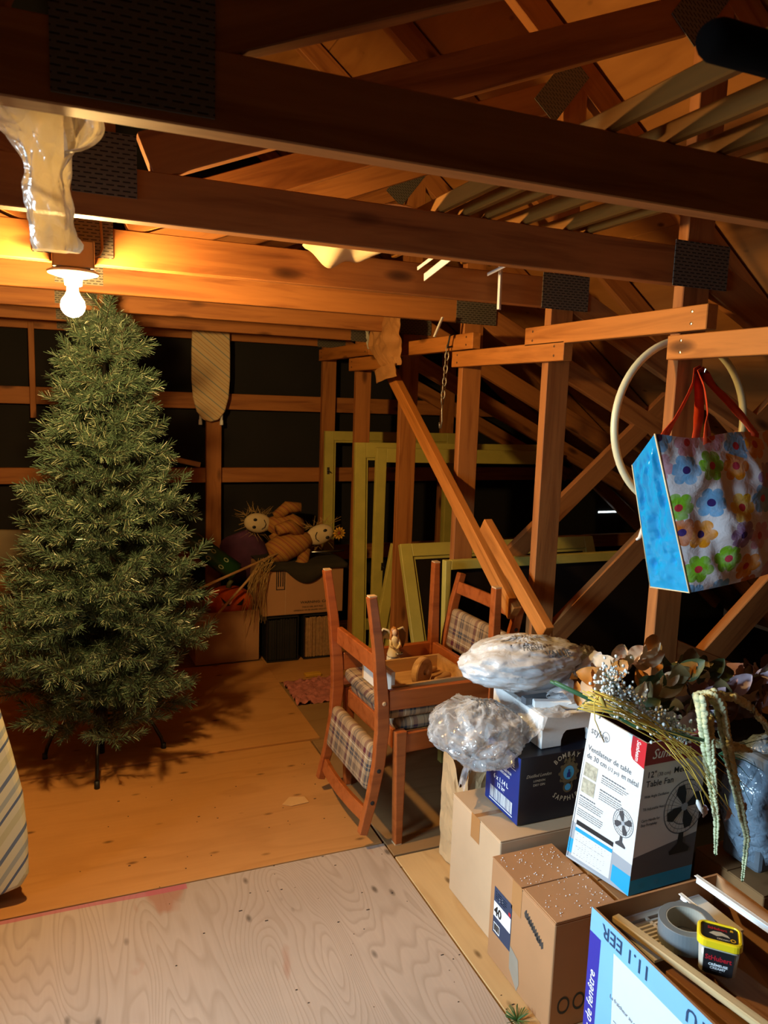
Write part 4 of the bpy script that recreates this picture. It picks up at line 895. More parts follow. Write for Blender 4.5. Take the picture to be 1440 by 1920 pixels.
# plastic bags
m['film2'] = film('bluish_film', 'f4f8fc', .22, .09, sheen=1.0, tr=.45, crease=.028); m['film3'] = film('white_carrier_film', 'eef4fa', .86, .25, sheen=.6, tr=.30, crease=.016, stretch=(.6,1,1.3))
def crumple(c, rad, seed, n=72, mm=40, amp=.16, sharp=1.0, flat=None, jit=.10, ax=(1,1,1), pleat=None):
    """crinkled film: large folds plus a random facet net, shaded flat"""
    b = MB(); b.sphere((0,0,0), (1,1,1), n, mm); out = []; rad = Vector(rad); c = Vector(c); o1 = Vector((seed*3.1, seed, 7)); rg = random.Random(seed); cell = 2*PI/n
    for p in b.v:
        pp = Vector((p.x*ax[0], p.y*ax[1], p.z*ax[2]))
        if pleat is not None: A_ = Vector(pleat).normalized(); t_ = A_*p.dot(A_); pp = (p-t_)*1.25+t_*.5
        q = mnoise.noise(pp*1.3+o1)*.9; r1 = abs(mnoise.noise(pp*2.2+o1)); r2 = abs(mnoise.noise(pp*4.6+o1*2))
        k = 1+amp*(q+sharp*(.5-1.8*r1)*.6+sharp*(.4-1.5*r2)*.5)+rg.uniform(-jit, jit)
        p = (p+Vector((rg.uniform(-1,1), rg.uniform(-1,1), rg.uniform(-1,1)))*cell*.42).normalized()
        x = Vector((p.x*rad.x*k, p.y*rad.y*k, p.z*rad.z*k))
        if flat is not None and x.z < flat: x.z = flat+(x.z-flat)*.12
        out.append(c+x)
    b.v = out; return b
r = thing('carrier_bag', 'full white plastic carrier bag with knotted handles lying on top of the foam tray', 'plastic bag', (1.31, 1.95, .63))
crumple((1.300, 1.945, .722), (.195, .125, .082), 2, 110, 56, .14, flat=-.075, jit=.002, ax=(.5, 1, 1.4)).build('bag_body', m['film3'], r, True)
t = NT('newsprint'); t.set(Roughness=.8); nz = t.noise(t.coord((1,1,1)), 60, 2); n2 = t.noise(t.coord((1,1,1)), 9, 2)
t.col(t.mix(t.ramp(n2, [(.5, 0.0), (.56, .8)]), t.ramp(nz, [(.46, 'b8b4aa'), (.54, '6a6a68')]), 'a58a68')); m['news'] = t.m
crumple((1.300, 1.950, .720), (.165, .100, .062), 6, 30, 16, .16, flat=-.06, jit=.03).build('newspaper_stuffing', m['news'], r)
m['ink'] = plain('faded_ink', '5a646c', .6)
b = MB(); fb = Face((1.20, 1.835, .748), (1.42, 1.835, .738), (1.40, 1.885, .800), (1.22, 1.885, .805), .2, .075, .008)
fb.text(b, 'FRESH', .03, .03, .026); b.build('printed_letters', m['ink'], r)
b = MB(); fb.text(b, 'VALUE', .105, .055, .030, bold=.02); b.build('printed_letters', m['ink'], r)
def knot(p0, p1, w_, seed):
    p0, p1 = Vector(p0), Vector(p1)
    def fn(u, v):
        a = 2*PI*u; rr = w_*(.35+1.25*v**.8)*(1+.45*mnoise.noise(Vector((math.cos(a)*2, math.sin(a)*2, v*3+seed))))
        d = (p1-p0); s_ = d.cross(Vector((0,0,1))).normalized(); t_ = d.cross(s_).normalized()
        return p0+d*v+s_*rr*math.cos(a)+t_*rr*.55*math.sin(a)
    return MB().grid(fn, 24, 14)
knot((1.440, 1.875, .695), (1.525, 1.83, .650), .018, 1).build('bag_handle', m['film3'], r, True)
knot((1.450, 1.875, .700), (1.535, 1.87, .735), .022, 4).build('bag_handle', m['film3'], r, True)
knot((1.42, 1.86, .675), (1.335, 1.80, .650), .024, 7).build('bag_handle', m['film3'], r, True)
r = thing('clear_plastic_bag', 'crumpled clear plastic bag drooping over the left side of the foam tray', 'plastic bag', (1.14, 1.9, .53))
bb = crumple((1.118, 1.890, .546), (.126, .158, .088), 5, 110, 60, .22, .85, jit=.003, pleat=(.75,.2,.45))
for p in bb.v:
    if p.x > 1.160 and p.y < 1.912 and p.z < .527:
        if p.x-1.160 < .527-p.z: p.x = 1.160
        else: p.z = .527
    if p.x > 1.245 and p.y > 1.745 and p.z < .628: p.x = 1.245
bb.build('bag_body', m['film2'], r, True)
def fold(u, v): return Vector((1.05+.17*u, 1.80+.03*math.sin(u*7)+.16*v*(.4+.6*u), .60-.14*(1-u)-.09*v+.02*math.sin(v*9+u*4)+.012*mnoise.noise(Vector((u*7, v*7, 3)))))
MB().grid(fold, 26, 20).build('inner_fold', m['film2'], r, True)
crumple((1.135, 1.93, .565), (.055, .075, .050), 26, 18, 10, .2, 1.0, jit=.1).build('crumpled_paper', plain('white_crumpled_paper', 'b9bec2', .8, var=.1), r)
def drape(u, v):
    x = 1.13+.20*u; y = 1.74+.16*v+.02*math.sin(u*5); z_ = .632-.10*(1-u)**1.6-.06*(1-v)*(1-u)+.012*mnoise.noise(Vector((u*6, v*6, 2)))+.010*abs(mnoise.noise(Vector((u*12, v*10, 5))))
    return Vector((x, y, max(z_, .627 if x > 1.25 else .49)))
MB().grid(drape, 22, 16).build('bag_skirt', m['film2'], r)
MB().box(1.245, 1.33, 1.835, 1.86, .627, .648).build('folded_card', m['grey_print'], r)
r = thing('foam_offcut', 'white foam strip sticking out below the carrier bag on the foam tray', 'packing foam', (1.33, 1.80, .622))
b = MB(); b.X = Matrix.Translation((1.335, 1.80, .6235)) @ Rz(-.35); b.box(-.075, .075, -.012, .012, 0, .022); b.build('strip', m['foam'], r, bevel=.002)
o = crumple((1.60, 2.03, .66), (.05, .05, .055), 9, 22, 12, .3, 1.4).build('film_scrap', film('grey_film', '908c84', .5, .25)); tag(o, 'small crumpled grey film scrap right behind the carrier bag knot', 'plastic film')
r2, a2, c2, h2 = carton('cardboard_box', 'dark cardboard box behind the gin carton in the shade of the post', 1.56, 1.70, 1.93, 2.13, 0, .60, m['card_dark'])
# paper grocery bag, torn rim
r = thing('paper_bag', 'pale brown paper bag with a torn rim standing behind the pale cardboard box', 'paper bag', (1.23, 2.06, 0))
def pb(u, v):
    P_ = [(1.142, 1.968), (1.330, 1.968), (1.330, 2.135), (1.142, 2.135), (1.142, 1.968)]; q = u*4; i = min(3, int(q)); k = q-i
    x, y = P_[i][0]+(P_[i+1][0]-P_[i][0])*k, P_[i][1]+(P_[i+1][1]-P_[i][1])*k
    top = .375+.035*mnoise.noise(Vector((u*9, 4, 0)))+.03*mnoise.noise(Vector((u*25, 1, 0)))-(.09*math.exp(-((u-.93)*16)**2))+(.035 if .5 < u < .8 else 0)
    bl = .008*mnoise.noise(Vector((x*14, y*14, v*5)))+.004*mnoise.noise(Vector((x*40, y*40, v*14)))
    return Vector((x+bl*1.2-.004*math.sin(v*PI), y+bl, .003+v*top))
MB().grid(pb, 64, 24).build('paper_sides', plain('pale_kraft', 'b89c74', .85, var=.08), r, solid=.0015)
MB().box(1.147, 1.325, 1.973, 2.130, .001, .004).build('paper_base', m['kraft'], r)
o = crumple((1.235, 2.05, .20), (.075, .065, .14), 3, 22, 12, .12).build('crumpled_paper', m['kraft']); tag(o, 'brown crumpled paper stuffed into the torn paper bag', 'paper')
# dark flat carton under the chairs
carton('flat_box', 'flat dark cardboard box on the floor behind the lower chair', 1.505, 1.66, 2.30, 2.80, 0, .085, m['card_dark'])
# ------------------------------------------------------------------ fan carton
L0, C0, R0, B0 = (1.236, 1.586, .296), (1.281, 1.388, .296), (1.486, 1.392, .296), (1.442, 1.590, .296)
L1, C1, R1, B1 = (1.294, 1.598, .696), (1.302, 1.390, .696), (1.505, 1.392, .696), (1.497, 1.600, .696)
r = thing('fan_carton', 'open white and grey table fan carton standing above the brown labelled box', 'box', (1.37, 1.49, .296))
b = MB()
def shellwall(a0, a1, b1, b0, inward):
    i_ = Vector(inward)*.004; q = [Vector(p) for p in (a0, a1, b1, b0)]
    B_ = lambda u, v, k: q[0]*(1-u)*(1-v)+q[1]*u*(1-v)+q[2]*u*v+q[3]*(1-u)*v+i_*k
    b.grid(lambda u, v: B_(u, v, 0), 24, 24); b.grid(lambda u, v: B_(u, v, 1), 24, 24); b.grid(lambda u, v: B_(u, 1, v), 24, 1); b.grid(lambda u, v: B_(u, 0, v), 24, 1)
shellwall(L0, C0, C1, L1, (1, .1, 0)); shellwall(C0, R0, R1, C1, (0, 1, 0)); shellwall(R0, B0, B1, R1, (-1, 0, 0)); shellwall(B0, L0, L1, B1, (0, -1, 0)); shellwall(L0, C0, R0, B0, (0, 0, 1))
b.build('carton_body', [m['gloss_white']], r)
b = MB()
for p, q, p1, q1, w_ in ((L0, C0, L1, C1, (1,.1,0)), (C0, R0, C1, R1, (0,1,0)), (R0, B0, R1, B1, (-1,0,0)), (B0, L0, B1, L1, (0,-1,0))):
    e = Vector(w_)*.0055; V_ = [Vector(x)+e for x in (p, q, q1, p1)]; V_[0].z += .006; V_[1].z += .006; V_[2].z -= .002; V_[3].z -= .002; b.add(V_, [(3,2,1,0)])
b.build('inner_lining', plain('dark_red_inside', '5a1c1c', .8), r)
W, H_ = .205, .40; f = Face(L0, C0, C1, L1, W, H_)
b = MB(); f.text(b, 'styl\u00e9e', .012, .052, .026, sx=1.05, mi=0); b.build('grey_lettering', m['grey_print'], r); b = MB(); f.disc(b, .068, .042, .013, .0118, mi=0); b.build('printed_ring', m['grey_print'], r); b = MB()
f.text(b, 'Ventilateur de table', .012, .098, .0195, bold=.006, sx=1.0); f.text(b, 'de 30 cm', .012, .119, .0195, bold=.006); f.text(b, '(12 po)', .090, .119, .0135); f.text(b, 'en m\u00e9tal', .137, .119, .0195, bold=.006, sx=.85)
f.lines(b, .075, .140, .165, 1, .006, .0032, 0, 11); f.lines(b, .075, .148, .17, 3, .0055, .0018, 0, 1); f.lines(b, .075, .178, .155, 1, .006, .0032, 0, 12); f.lines(b, .075, .186, .17, 4, .0055, .0018, 0, 2)
f.lines(b, .012, .222, .07, 1, .006, .0032, 0, 13); f.lines(b, .012, .230, .10, 4, .0055, .0018, 0, 4); f.lines(b, .012, .258, .115, 4, .0055, .0018, 0, 5)
b.build('grey_lettering', m['grey_print'], r)
def fanpic(f, cx, cy, R_, nm, mt1, mt2):
    b = MB(); f.disc(b, cx, cy, R_, R_*.955, 36, ry=1.08); f.disc(b, cx, cy, R_*.66, R_*.63, 30, ry=1.08); f.disc(b, cx, cy, R_*.83, R_*.81, 30, ry=1.08)
    for k in range(28):
        an = 2*PI*k/28; w_ = R_*.006; c_, s_ = math.cos(an), math.sin(an); f.poly(b, [(cx+c_*R_*.2-s_*w_, cy-(s_*R_*.2+c_*w_)*1.08), (cx+c_*R_*.96-s_*w_, cy-(s_*R_*.96+c_*w_)*1.08), (cx+c_*R_*.96+s_*w_, cy-(s_*R_*.96-c_*w_)*1.08), (cx+c_*R_*.2+s_*w_, cy-(s_*R_*.2-c_*w_)*1.08)])
    b.build('printed_guard', mt2, r)
    b = MB()
    for k in range(4):
        a0 = k*PI/2+.35; pts = [(R_*.14, a0-.5), (R_*.5, a0-.38), (R_*.84, a0-.20), (R_*.88, a0+.15), (R_*.70, a0+.42), (R_*.35, a0+.42), (R_*.14, a0+.5)]
        f.poly(b, [(cx+q*math.cos(an), cy-q*math.sin(an)*1.08) for q, an in pts], 0, 1.4)
    f.poly(b, [(cx-R_*.12, cy+R_*1.03), (cx+R_*.12, cy+R_*1.03), (cx+R_*.14, cy+R_*1.45), (cx+R_*.5, cy+R_*1.72), (cx+R_*.45, cy+R_*1.86), (cx-R_*.45, cy+R_*1.86), (cx-R_*.5, cy+R_*1.72), (cx-R_*.14, cy+R_*1.45)][::-1], 0, 1.4)
    b.build(nm, mt1, r); b = MB(); f.disc(b, cx, cy, R_*.16, 0, 16, k=2); b.build('printed_hub', m['silver_print'], r)
b = MB(); f.poly(b, [(0, .30), (W, .318), (W, .40), (0, .40)][::-1], 0, .5); b.build('silver_panel', m['silver_print'], r)
b = MB(); f.rect(b, 0, .345, .022, .383, 0, .8); b.build('cyan_panel', m['cyan_print'], r); b = MB(); f.poly(b, [(.148, .345), (W, .348), (W, .40), (.148, .388)][::-1], 0, .8); b.build('cyan_panel', m['cyan_print'], r)
b = MB(); f.rect(b, .016, .295, .142, .388, 0, 1); b.build('feature_panel', m['gloss_white'], r)
b = MB(); f.rect(b, .016, .290, .142, .302, 0, 1.3); b.build('panel_header', m['black'], r)
b = MB(); f.rect(b, .016, .309, .142, .319, 0, 1.3); b.build('panel_stripe', m['cyan_print'], r)
b = MB(); f.lines(b, .020, .324, .138, 11, .0055, .0016, 0, 8); b.build('panel_lettering', m['grey_print'], r)
fanpic(f, .163, .228, .033, 'printed_fan', plain('fan_print', '3e4046', .5), m['grey_print'])
b = MB(); f.rect(b, .012, .132, .058, .168); f.rect(b, .012, .174, .058, .212); b.build('printed_photo', m['photo_print'], r)
b = MB(); f.poly(b, [(.156, 0), (W, 0), (W, .066), (.168, .058), (.160, .05), (.156, .035)][::-1]); b.build('red_corner', m['red_print'], r)
b = MB(); f.text(b, 'Sunbeam', .174, .004, .0185, -PI/2, .01, .25, sx=.78, k=2); b.build('white_script', m['white_print'], r)
W2 = .204; f2 = Face(C0, R0, R1, C1, W2, H_)
b = MB(); f2.rect(b, 0, 0, W2, .058); b.build('red_band', plain('dark_red_print', '8a1f2a', .45), r)
b = MB(); f2.text(b, 'Sunbeam', .020, .043, .036, 0, .008, .3, sx=.95, k=2); b.build('white_script', m['white_print'], r)
b = MB(); f2.text(b, '12"', .012, .092, .023, bold=.008); f2.text(b, '(30 cm)', .045, .092, .014); f2.text(b, 'Metal', .098, .092, .023, bold=.008); f2.text(b, 'Table Fan', .012, .116, .023, bold=.008)
f2.text(b, 'Wide Angle Oscillation', .012, .145, .0105, bold=.01, sx=.8); f2.text(b, 'Tilt Adjustable Head', .012, .178, .0105, bold=.01, sx=.8); f2.text(b, 'Carry Handle for', .012, .208, .0105, bold=.01, sx=.8); f2.text(b, 'Easy Portability', .012, .220, .0105, bold=.01, sx=.8)
b.build('grey_lettering', m['black'], r)
b = MB(); f2.poly(b, [(0, .30), (W2, .268), (W2, .36), (0, .36)][::-1], 0, .5); b.build('slate_panel', m['grey_print'], r)
b = MB(); f2.rect(b, 0, .36, W2, .40, 0, .5); b.build('cyan_panel', m['cyan_print'], r)
fanpic(f2, .150, .190, .068, 'printed_fan', m['black'], m['grey_print'])
for k in range(3): b = MB(); f2.disc(b, .035+.05*k, .379, .007, .0055); b.build('printed_icon', m['sky_print'], r)
b = MB()
for k in range(3): f2.poly(b, [(.085+.006*math.cos(k*2.1), .379-.006*math.sin(k*2.1)), (.085+.006*math.cos(k*2.1+.9), .379-.006*math.sin(k*2.1+.9)), (.085, .379)])
b.build('fan_icon', m['sky_print'], r)
# ------------------------------------------------------------------ air conditioner carton in the corner
AX0, AX1, AY0, AY1, AZ = 1.000, 1.345, .52, 1.185, .470
r, a, c, h = carton('appliance_carton', 'open blue and white air conditioner carton in the lower right corner full of wood scraps', AX0, AX1, AY0, AY1, 0, AZ, m['card'], 0, True)
f = Face((AX0, AY1, 0), (AX0, AY0, 0), (AX0, AY0, AZ), (AX0, AY1, AZ), AY1-AY0, AZ)
W = AY1-AY0
b = MB(); f.rect(b, 0, 0, W, AZ, 0, .4); b.build('printed_face', plain('ice_white_print', 'c2d4e4', .4, var=.02), r)
b = MB(); f.rect(b, 0, 0, W, .052, 0, .8); f.poly(b, [(.036, .052), (.075, .052), (.10, AZ), (.036, AZ)][::-1], 0, .8); b.build('light_blue_band', plain('light_blue_print', '74aede', .4, var=.03), r)
b = MB(); f.rect(b, 0, .052, .036, AZ, 0, .8); b.build('violet_band', plain('violet_blue_print', '2a2a96', .4, var=.03), r)
b = MB(); f.text(b, 'climatiseur de fen\u00eatre', .026, .385, .0285, PI/2, .006, .2, k=2); b.build('white_lettering', m['white_print'], r)
b = MB(); f.text(b, '11.1 EER', .178, .012, .041, PI, .012, 0, k=2, sx=.95); f.text(b, 'BTU', .345, .012, .041, PI, .012, 0, k=2); b.build('dark_lettering', plain('dark_blue_print', '1c3a5c', .5), r)
b = MB(); f.text(b, 'La fra\u00eecheur au quotidien sans effort', .075, .150, .0125, -.05, 0, .0, k=2, sx=.9); f.lines(b, .09, .19, .17, 2, .008, .002, 0, 3); b.build('small_lettering', m['grey_print'], r)
b = MB(); f.poly(b, [(.17, .23), (.30, .23), (.30, .33), (.19, .33)][::-1], 0, 1.2); b.build('printed_picture', m['silver_print'], r)
m['lath'] = wood('pale_lath', 'cdb98f', 'a58a5c', 'X', .6, False); m['scrapwood'] = wood('old_scrap_wood', '9a6a3c', '6c421f', 'X')
o = MB().box(AX0+.006, AX1-.006, AY0+.006, AY1-.006, .006, .352).build('scrap_filling', m['card_dark'], None); tag(o, 'brown packing scraps filling the bottom of the blue and white carton', 'packing'); o['kind'] = 'stuff'
LT = [('long pale wooden lath lying along the carton', (1.045, 1.165, .448), (1.128, .55, .470), .020, .014, 'lath'),
      ('brown wooden lath along the printed side of the carton', (1.022, 1.150, .430), (1.040, .55, .440), .020, .016, 'scrapwood'),
      ('rough red brown wooden strip between the laths of the carton', (1.060, 1.02, .425), (1.085, .56, .440), .024, .020, 'scrapwood'),
      ('wide old board at the right of the carton', (1.185, 1.02, .400), (1.225, .56, .415), .070, .014, 'scrapwood'),
      ('short splintered wood strip near the front of the carton', (1.140, .94, .405), (1.160, .58, .438), .028, .016, 'scrapwood')]
for lab, p0, p1, w_, t_, mt in LT: tag(beam('wooden_lath', p0, p1, w_, t_, m[mt], None, nrm=(0,0,1)), lab, 'lath', 'wood strips in the air conditioner carton')
for i, (p0, p1) in enumerate((((1.03, 1.10, .37), (1.20, .60, .39)), ((1.30, 1.10, .36), (1.12, .62, .37)), ((1.28, .95, .375), (1.27, .56, .385)))):
    o = beam('wooden_lath', p0, p1, .05, .014, m['scrapwood'], None, nrm=(0,0,1)); tag(o, ['brown board lying deep in the carton under the laths', 'crossed brown board lying deep in the carton', 'short brown board deep in the carton at its right wall'][i], 'lath', 'wood strips in the air conditioner carton')
# vent plate
r = thing('vent_plate', 'white plastic plate with slots lying in the carton under the roll of tape', 'vent', (1.14, 1.08, .43))
M_ = Matrix.Translation((1.055, 1.055, .4215)) @ Matrix.Rotation(-.03, 4, 'Y')
b = MB(); b.X = M_
b.box(0, .028, 0, .12, 0, .006); b.box(.118, .235, 0, .12, 0, .006); b.box(.028, .118, 0, .016, 0, .006); b.box(.028, .118, .108, .12, 0, .006); b.box(.070, .076, .016, .108, 0, .006)
for k in range(1, 9): b.box(.028, .118, .016+.0102*k-.003, .016+.0102*k+.0012, 0, .006)
b.build('slotted_plate', plain('ivory_plastic', 'd8d2c4', .45, var=.06), r)
b = MB(); b.X = M_; b.box(0, .235, .1205, .126, -.02, .006); b.build('plate_rim', m['white'], r)
# metal rails
def rail(label, p0, p1, w_, h_, holes):
    p0, p1 = Vector(p0), Vector(p1); d = p1-p0; L = d.length; x = d/L; y = Vector((0,0,1)).cross(x).normalized(); z_ = x.cross(y)
    r = thing('metal_rail', label, 'metal rail', p0); M_ = Matrix((x, y, z_)).transposed().to_4x4(); M_.translation = p0
    b = MB(); b.X = M_; b.box(0, L, 0, w_, 0, .002); b.box(0, L, 0, .002, .002, h_); b.box(0, L, -.008, 0, h_-.002, h_)
    b.build('channel', plain('white_enamel', 'dfe6ea', .3, var=.03), r, bevel=.0006)
    for k in range(holes):
        b = MB(); b.X = M_ @ Matrix.Translation((L*(k+.8)/(holes+.5), -.0004, h_*.5)) @ Matrix.Rotation(PI/2, 4, 'X'); b.lathe([(.0036, 0), (.0036, .0006)], 10); b.build('hole', m['black'], r)
rail('long white metal rail leaning along the right side of the carton', (1.262, 1.165, .478), (1.312, .62, .470), .018, .020, 0)
rail('short white metal rail with a row of holes in the carton', (1.205, 1.150, .462), (1.212, 1.03, .455), .014, .016, 4)
# duct tape
r = thing('duct_tape_roll', 'grey roll of duct tape lying on the slotted plate in the carton', 'tape', (1.150, 1.075, .432))
M_ = Matrix.Translation((1.152, 1.075, .4345)) @ Matrix.Rotation(-.05, 4, 'Y')
def tubering(ro, ri, h, n=48):
    b = MB(); b.X = M_; vs = []; fs = []
    for rr, z_ in ((ri, 0), (ro, 0), (ro, h), (ri, h)):
        for k in range(n): vs.append((rr*math.cos(2*PI*k/n), rr*math.sin(2*PI*k/n), z_))
    for i in range(4):
        for k in range(n): fs.append((i*n+k, i*n+(k+1)%n, ((i+1)%4)*n+(k+1)%n, ((i+1)%4)*n+k))
    return b.add(vs, fs)
tubering(.055, .0395, .046).build('tape_winding', plain('grey_duct_tape', '6c7378', .38, var=.05), r, bevel=.001)
tubering(.0395, .0380, .046).build('cardboard_core', plain('grey_core', 'a09c90', .7), r)
# tub
r = thing('plastic_tub', 'clear plastic tub with a yellow lid and a black label standing in the carton', 'tub', (1.147, .993, .43))
def rr_out(w_, d, rad, n=5):
    p = []
    for cx, cy, a0 in ((w_/2-rad, d/2-rad, 0), (-w_/2+rad, d/2-rad, PI/2), (-w_/2+rad, -d/2+rad, PI), (w_/2-rad, -d/2+rad, 1.5*PI)):
        p += [(cx+rad*math.cos(a0+PI/2*k/n), cy+rad*math.sin(a0+PI/2*k/n)) for k in range(n+1)]
    return p
MT = Matrix.Translation((1.150, .992, .432)) @ Rz(-.78)
def loft(levels, mi=0):
    b = MB(); b.X = MT; n = None; vs = []; fs = []
    for w_, d, rad, z_ in levels: q = rr_out(w_, d, rad); n = len(q); vs += [(x, y, z_) for x, y in q]
    for i in range(len(levels)-1):
        for k in range(n): fs.append((i*n+k, i*n+(k+1)%n, (i+1)*n+(k+1)%n, (i+1)*n+k))
    fs += [tuple(reversed(range(n))), tuple(range((len(levels)-1)*n, len(levels)*n))]
    return b.add(vs, fs)
loft([(.062, .046, .012, 0), (.066, .050, .013, .004), (.074, .057, .014, .062)]).build('tub_body', plain('milky_tub', 'b5b2a6', .25, var=.1), r, True)
loft([(.078, .061, .015, .060), (.081, .064, .016, .062), (.081, .064, .016, .074), (.077, .060, .015, .076), (.070, .053, .013, .0765), (.068, .051, .012, .0735)]).build('lid', plain('yellow_lid', 'e8cc1e', .35, var=.02), r, False)
def tubface(x0, x1, z0, z1, o): 
    P = [MT @ Vector((x, -(.0235+.0048*z_/.062)-o, z_)) for x, z_ in ((x0, z0), (x1, z0), (x1, z1), (x0, z1))]; return Face(*P, x1-x0, z1-z0, .0004)
ft = tubface(-.030, .030, .004, .057, .0014)
b = MB(); ft.poly(b, [(.003, 0), (.057, 0), (.0565, .050), (.050, .053), (.010, .053), (.0035, .050)][::-1]); b.build('side_label', m['black'], r)
b = MB(); ft.text(b, 'StHubert', .006, .022, .0148, bold=.02, sx=.85, k=2); b.build('red_lettering', m['red_print'], r)
b = MB(); ft.text(b, 'CR\u00c9MEUSE', .030, .034, .0072, bold=.03, align='CENTER', k=2); ft.text(b, 'CREAMY', .030, .041, .0072, bold=.03, align='CENTER', k=2); ft.lines(b, .02, .0445, .042, 1, .003, .001, 0, 2); b.build('white_lettering', m['white_print'], r)
P = [MT @ Vector((x, y, .0738)) for x, y in ((-.032, -.024), (.032, -.024), (.032, .024), (-.032, .024))]; fl = Face(*P, .064, .048, .0004)
b = MB(); fl.rect(b, 0, 0, .064, .048); b.build('lid_label', m['black'], r)
b = MB(); fl.text(b, 'StHubert', .010, .016, .011, bold=.02, sx=.85, k=2); b.build('red_lettering', m['red_print'], r)
b = MB(); fl.poly(b, [(.012, .030), (.020, .022), (.034, .020), (.046, .026), (.050, .033), (.036, .031), (.026, .035)][::-1], 0, 2); fl.text(b, 'CREAMY', .026, .043, .006, bold=.03, k=2); b.build('cream_print', m['gold_print'], r)
b = MB(); fl.disc(b, .055, .038, .005, .003, k=2); fl.poly(b, [(.050, .012), (.056, .012), (.055, .006), (.051, .006)][::-1], 0, 2); b.build('yellow_print', plain('yellow_print', 'd8a820', .5), r)
# ------------------------------------------------------------------ flowered shopping bag
t = NT('flower_print'); t.set(Roughness=.28); t.b.inputs['Specular IOR Level'].default_value = .5
tc = t.n('ShaderNodeTexCoord'); sp = t.n('ShaderNodeSeparateXYZ'); t.l(tc.outputs['Object'], sp.inputs[0])
cb = t.n('ShaderNodeCombineXYZ'); t.l(sp.outputs[0], cb.inputs[0]); t.l(sp.outputs[2], cb.inputs[1])
SC = 13.5; sv = t.n('ShaderNodeVectorMath', operation='SCALE'); sv.inputs['Scale'].default_value = SC; t.l(cb.outputs[0], sv.inputs[0])
vo = t.n('ShaderNodeTexVoronoi', voronoi_dimensions='2D'); vo.inputs['Scale'].default_value = 1; vo.inputs['Randomness'].default_value = .45; t.l(sv.outputs[0], vo.inputs['Vector'])
df = t.n('ShaderNodeVectorMath', operation='SUBTRACT'); t.l(sv.outputs[0], df.inputs[0]); t.l(vo.outputs['Position'], df.inputs[1])
s2 = t.n('ShaderNodeSeparateXYZ'); t.l(df.outputs[0], s2.inputs[0]); an = t.math('ARCTAN2', s2.outputs[1], s2.outputs[0]); rd = vo.outputs['Distance']
pet = t.math('MULTIPLY_ADD', t.math('POWER', t.math('ABSOLUTE', t.math('COSINE', t.math('MULTIPLY', an, 3.0))), .5), .17, .33)
inp = t.math('LESS_THAN', rd, pet); eye = t.math('LESS_THAN', rd, .125)
sc_ = t.n('ShaderNodeSeparateColor'); t.l(vo.outputs['Color'], sc_.inputs[0])
pc = t.ramp(sc_.outputs[0], [(0, 'd98a1c'), (.16, '7ab52a'), (.34, '6fa4cf'), (.5, 'c994a4'), (.64, 'e0b52c'), (.78, 'c2661c'), (.9, '8f6f9a')], True)
ec = t.ramp(sc_.outputs[1], [(0, 'b8323c'), (.35, '3a2a66'), (.65, 'c2481c'), (.85, 'b83a50')], True)
vt = t.ramp(t.noise(t.coord((1,1,1), False), 40, 2), [(.4, 0.0), (.7, .25)])
c = t.mix(inp, 'd6d2d6', t.mix(vt, pc, 'e8e2e0')); c = t.mix(eye, c, ec); t.col(c); t.bump(t.noise(t.coord((1,1,1), False), 28, 4, .5), .35, .01); m['floral'] = t.m
m['turq'] = plain('turquoise_plastic', '1597d6', .16, spec=.7, var=.06, vs=10, bump=.25); m['strap'] = plain('orange_red_strap', 'c9421c', .55, var=.1, vs=60)
r = thing('shopping_bag', 'big flowered shopping bag with a turquoise side hanging by orange straps on the post', 'bag', (1.55, 1.48, 1.05))
V3 = Vector
FTL, FTR, FBL, FBR = V3((1.254, 1.400, 1.450)), V3((1.700, 1.420, 1.485)), V3((1.402, 1.400, 1.066)), V3((1.800, 1.420, 1.120))
BTL, BTR, BBL, BBR = V3((1.256, 1.470, 1.372)), V3((1.700, 1.500, 1.440)), V3((1.402, 1.535, 1.048)), V3((1.800, 1.560, 1.060))
def sheet(a_, b_, c_, d_, nrm, amp, seed, nu=44, nv=36, sag=0, fine=0, bulge=0):
    nrm = V3(nrm)
    def fn(u, v):
        p = a_*(1-u)*(1-v)+b_*u*(1-v)+c_*u*v+d_*(1-u)*v
        e = min(1, 9*min(u, 1-u, v, 1-v)); q = mnoise.noise(V3((u*4+seed, v*3, seed)))+.5*mnoise.noise(V3((u*9, v*7+seed, 2)))+.6*abs(mnoise.noise(V3((u*6+v*3, v*6-u*2, seed*2))))
        if fine: q += .5*(.4-abs(mnoise.noise(V3((u*7+seed, v*17, 4))))*1.6)+.3*(.3-abs(mnoise.noise(V3((u*16, v*34+seed, 9)))))
        p = p+nrm*amp*q*e
        if bulge: p = p+nrm*bulge*math.sin(PI*u)**.8*math.sin(PI*min(1, .12+v*.8))
        if sag: p.z -= sag*math.sin(u*PI)*(v**3)*(1+.4*math.sin(u*9))
        return p
    return MB().grid(fn, nu, nv)
sheet(FBL, FBR, FTR, FTL, (0, -1, 0), .016, 3, 60, 48, .018, bulge=.055).build('front_panel', m['floral'], r, True)
sheet(BBL, BBR, BTR, BTL, (0, 1, 0), .012, 5, 40, 30, .01).build('back_panel', m['floral'], r, True)
sheet(BBL, FBL, FTL, BTL, (-1, 0, 0), .013, 8, 24, 54, fine=1).build('side_gusset', m['turq'], r, True)
sheet(FBR, BBR, BTR, FTR, (1, 0, 0), .010, 9, 18, 40).build('side_gusset', m['turq'], r, True)
sheet(BBL, BBR, FBR, FBL, (0, 0, -1), .008, 12, 40, 14).build('base_panel', m['floral'], r, True)
MB().tube([FTL, FTL.lerp(FBL, .5), FBL, BBL], [.0022]*4, 6).build('piping', m['cream'], r, True)
MB().tube([BTL, BBL], .0016, 6).build('piping', m['cream'], r, True)
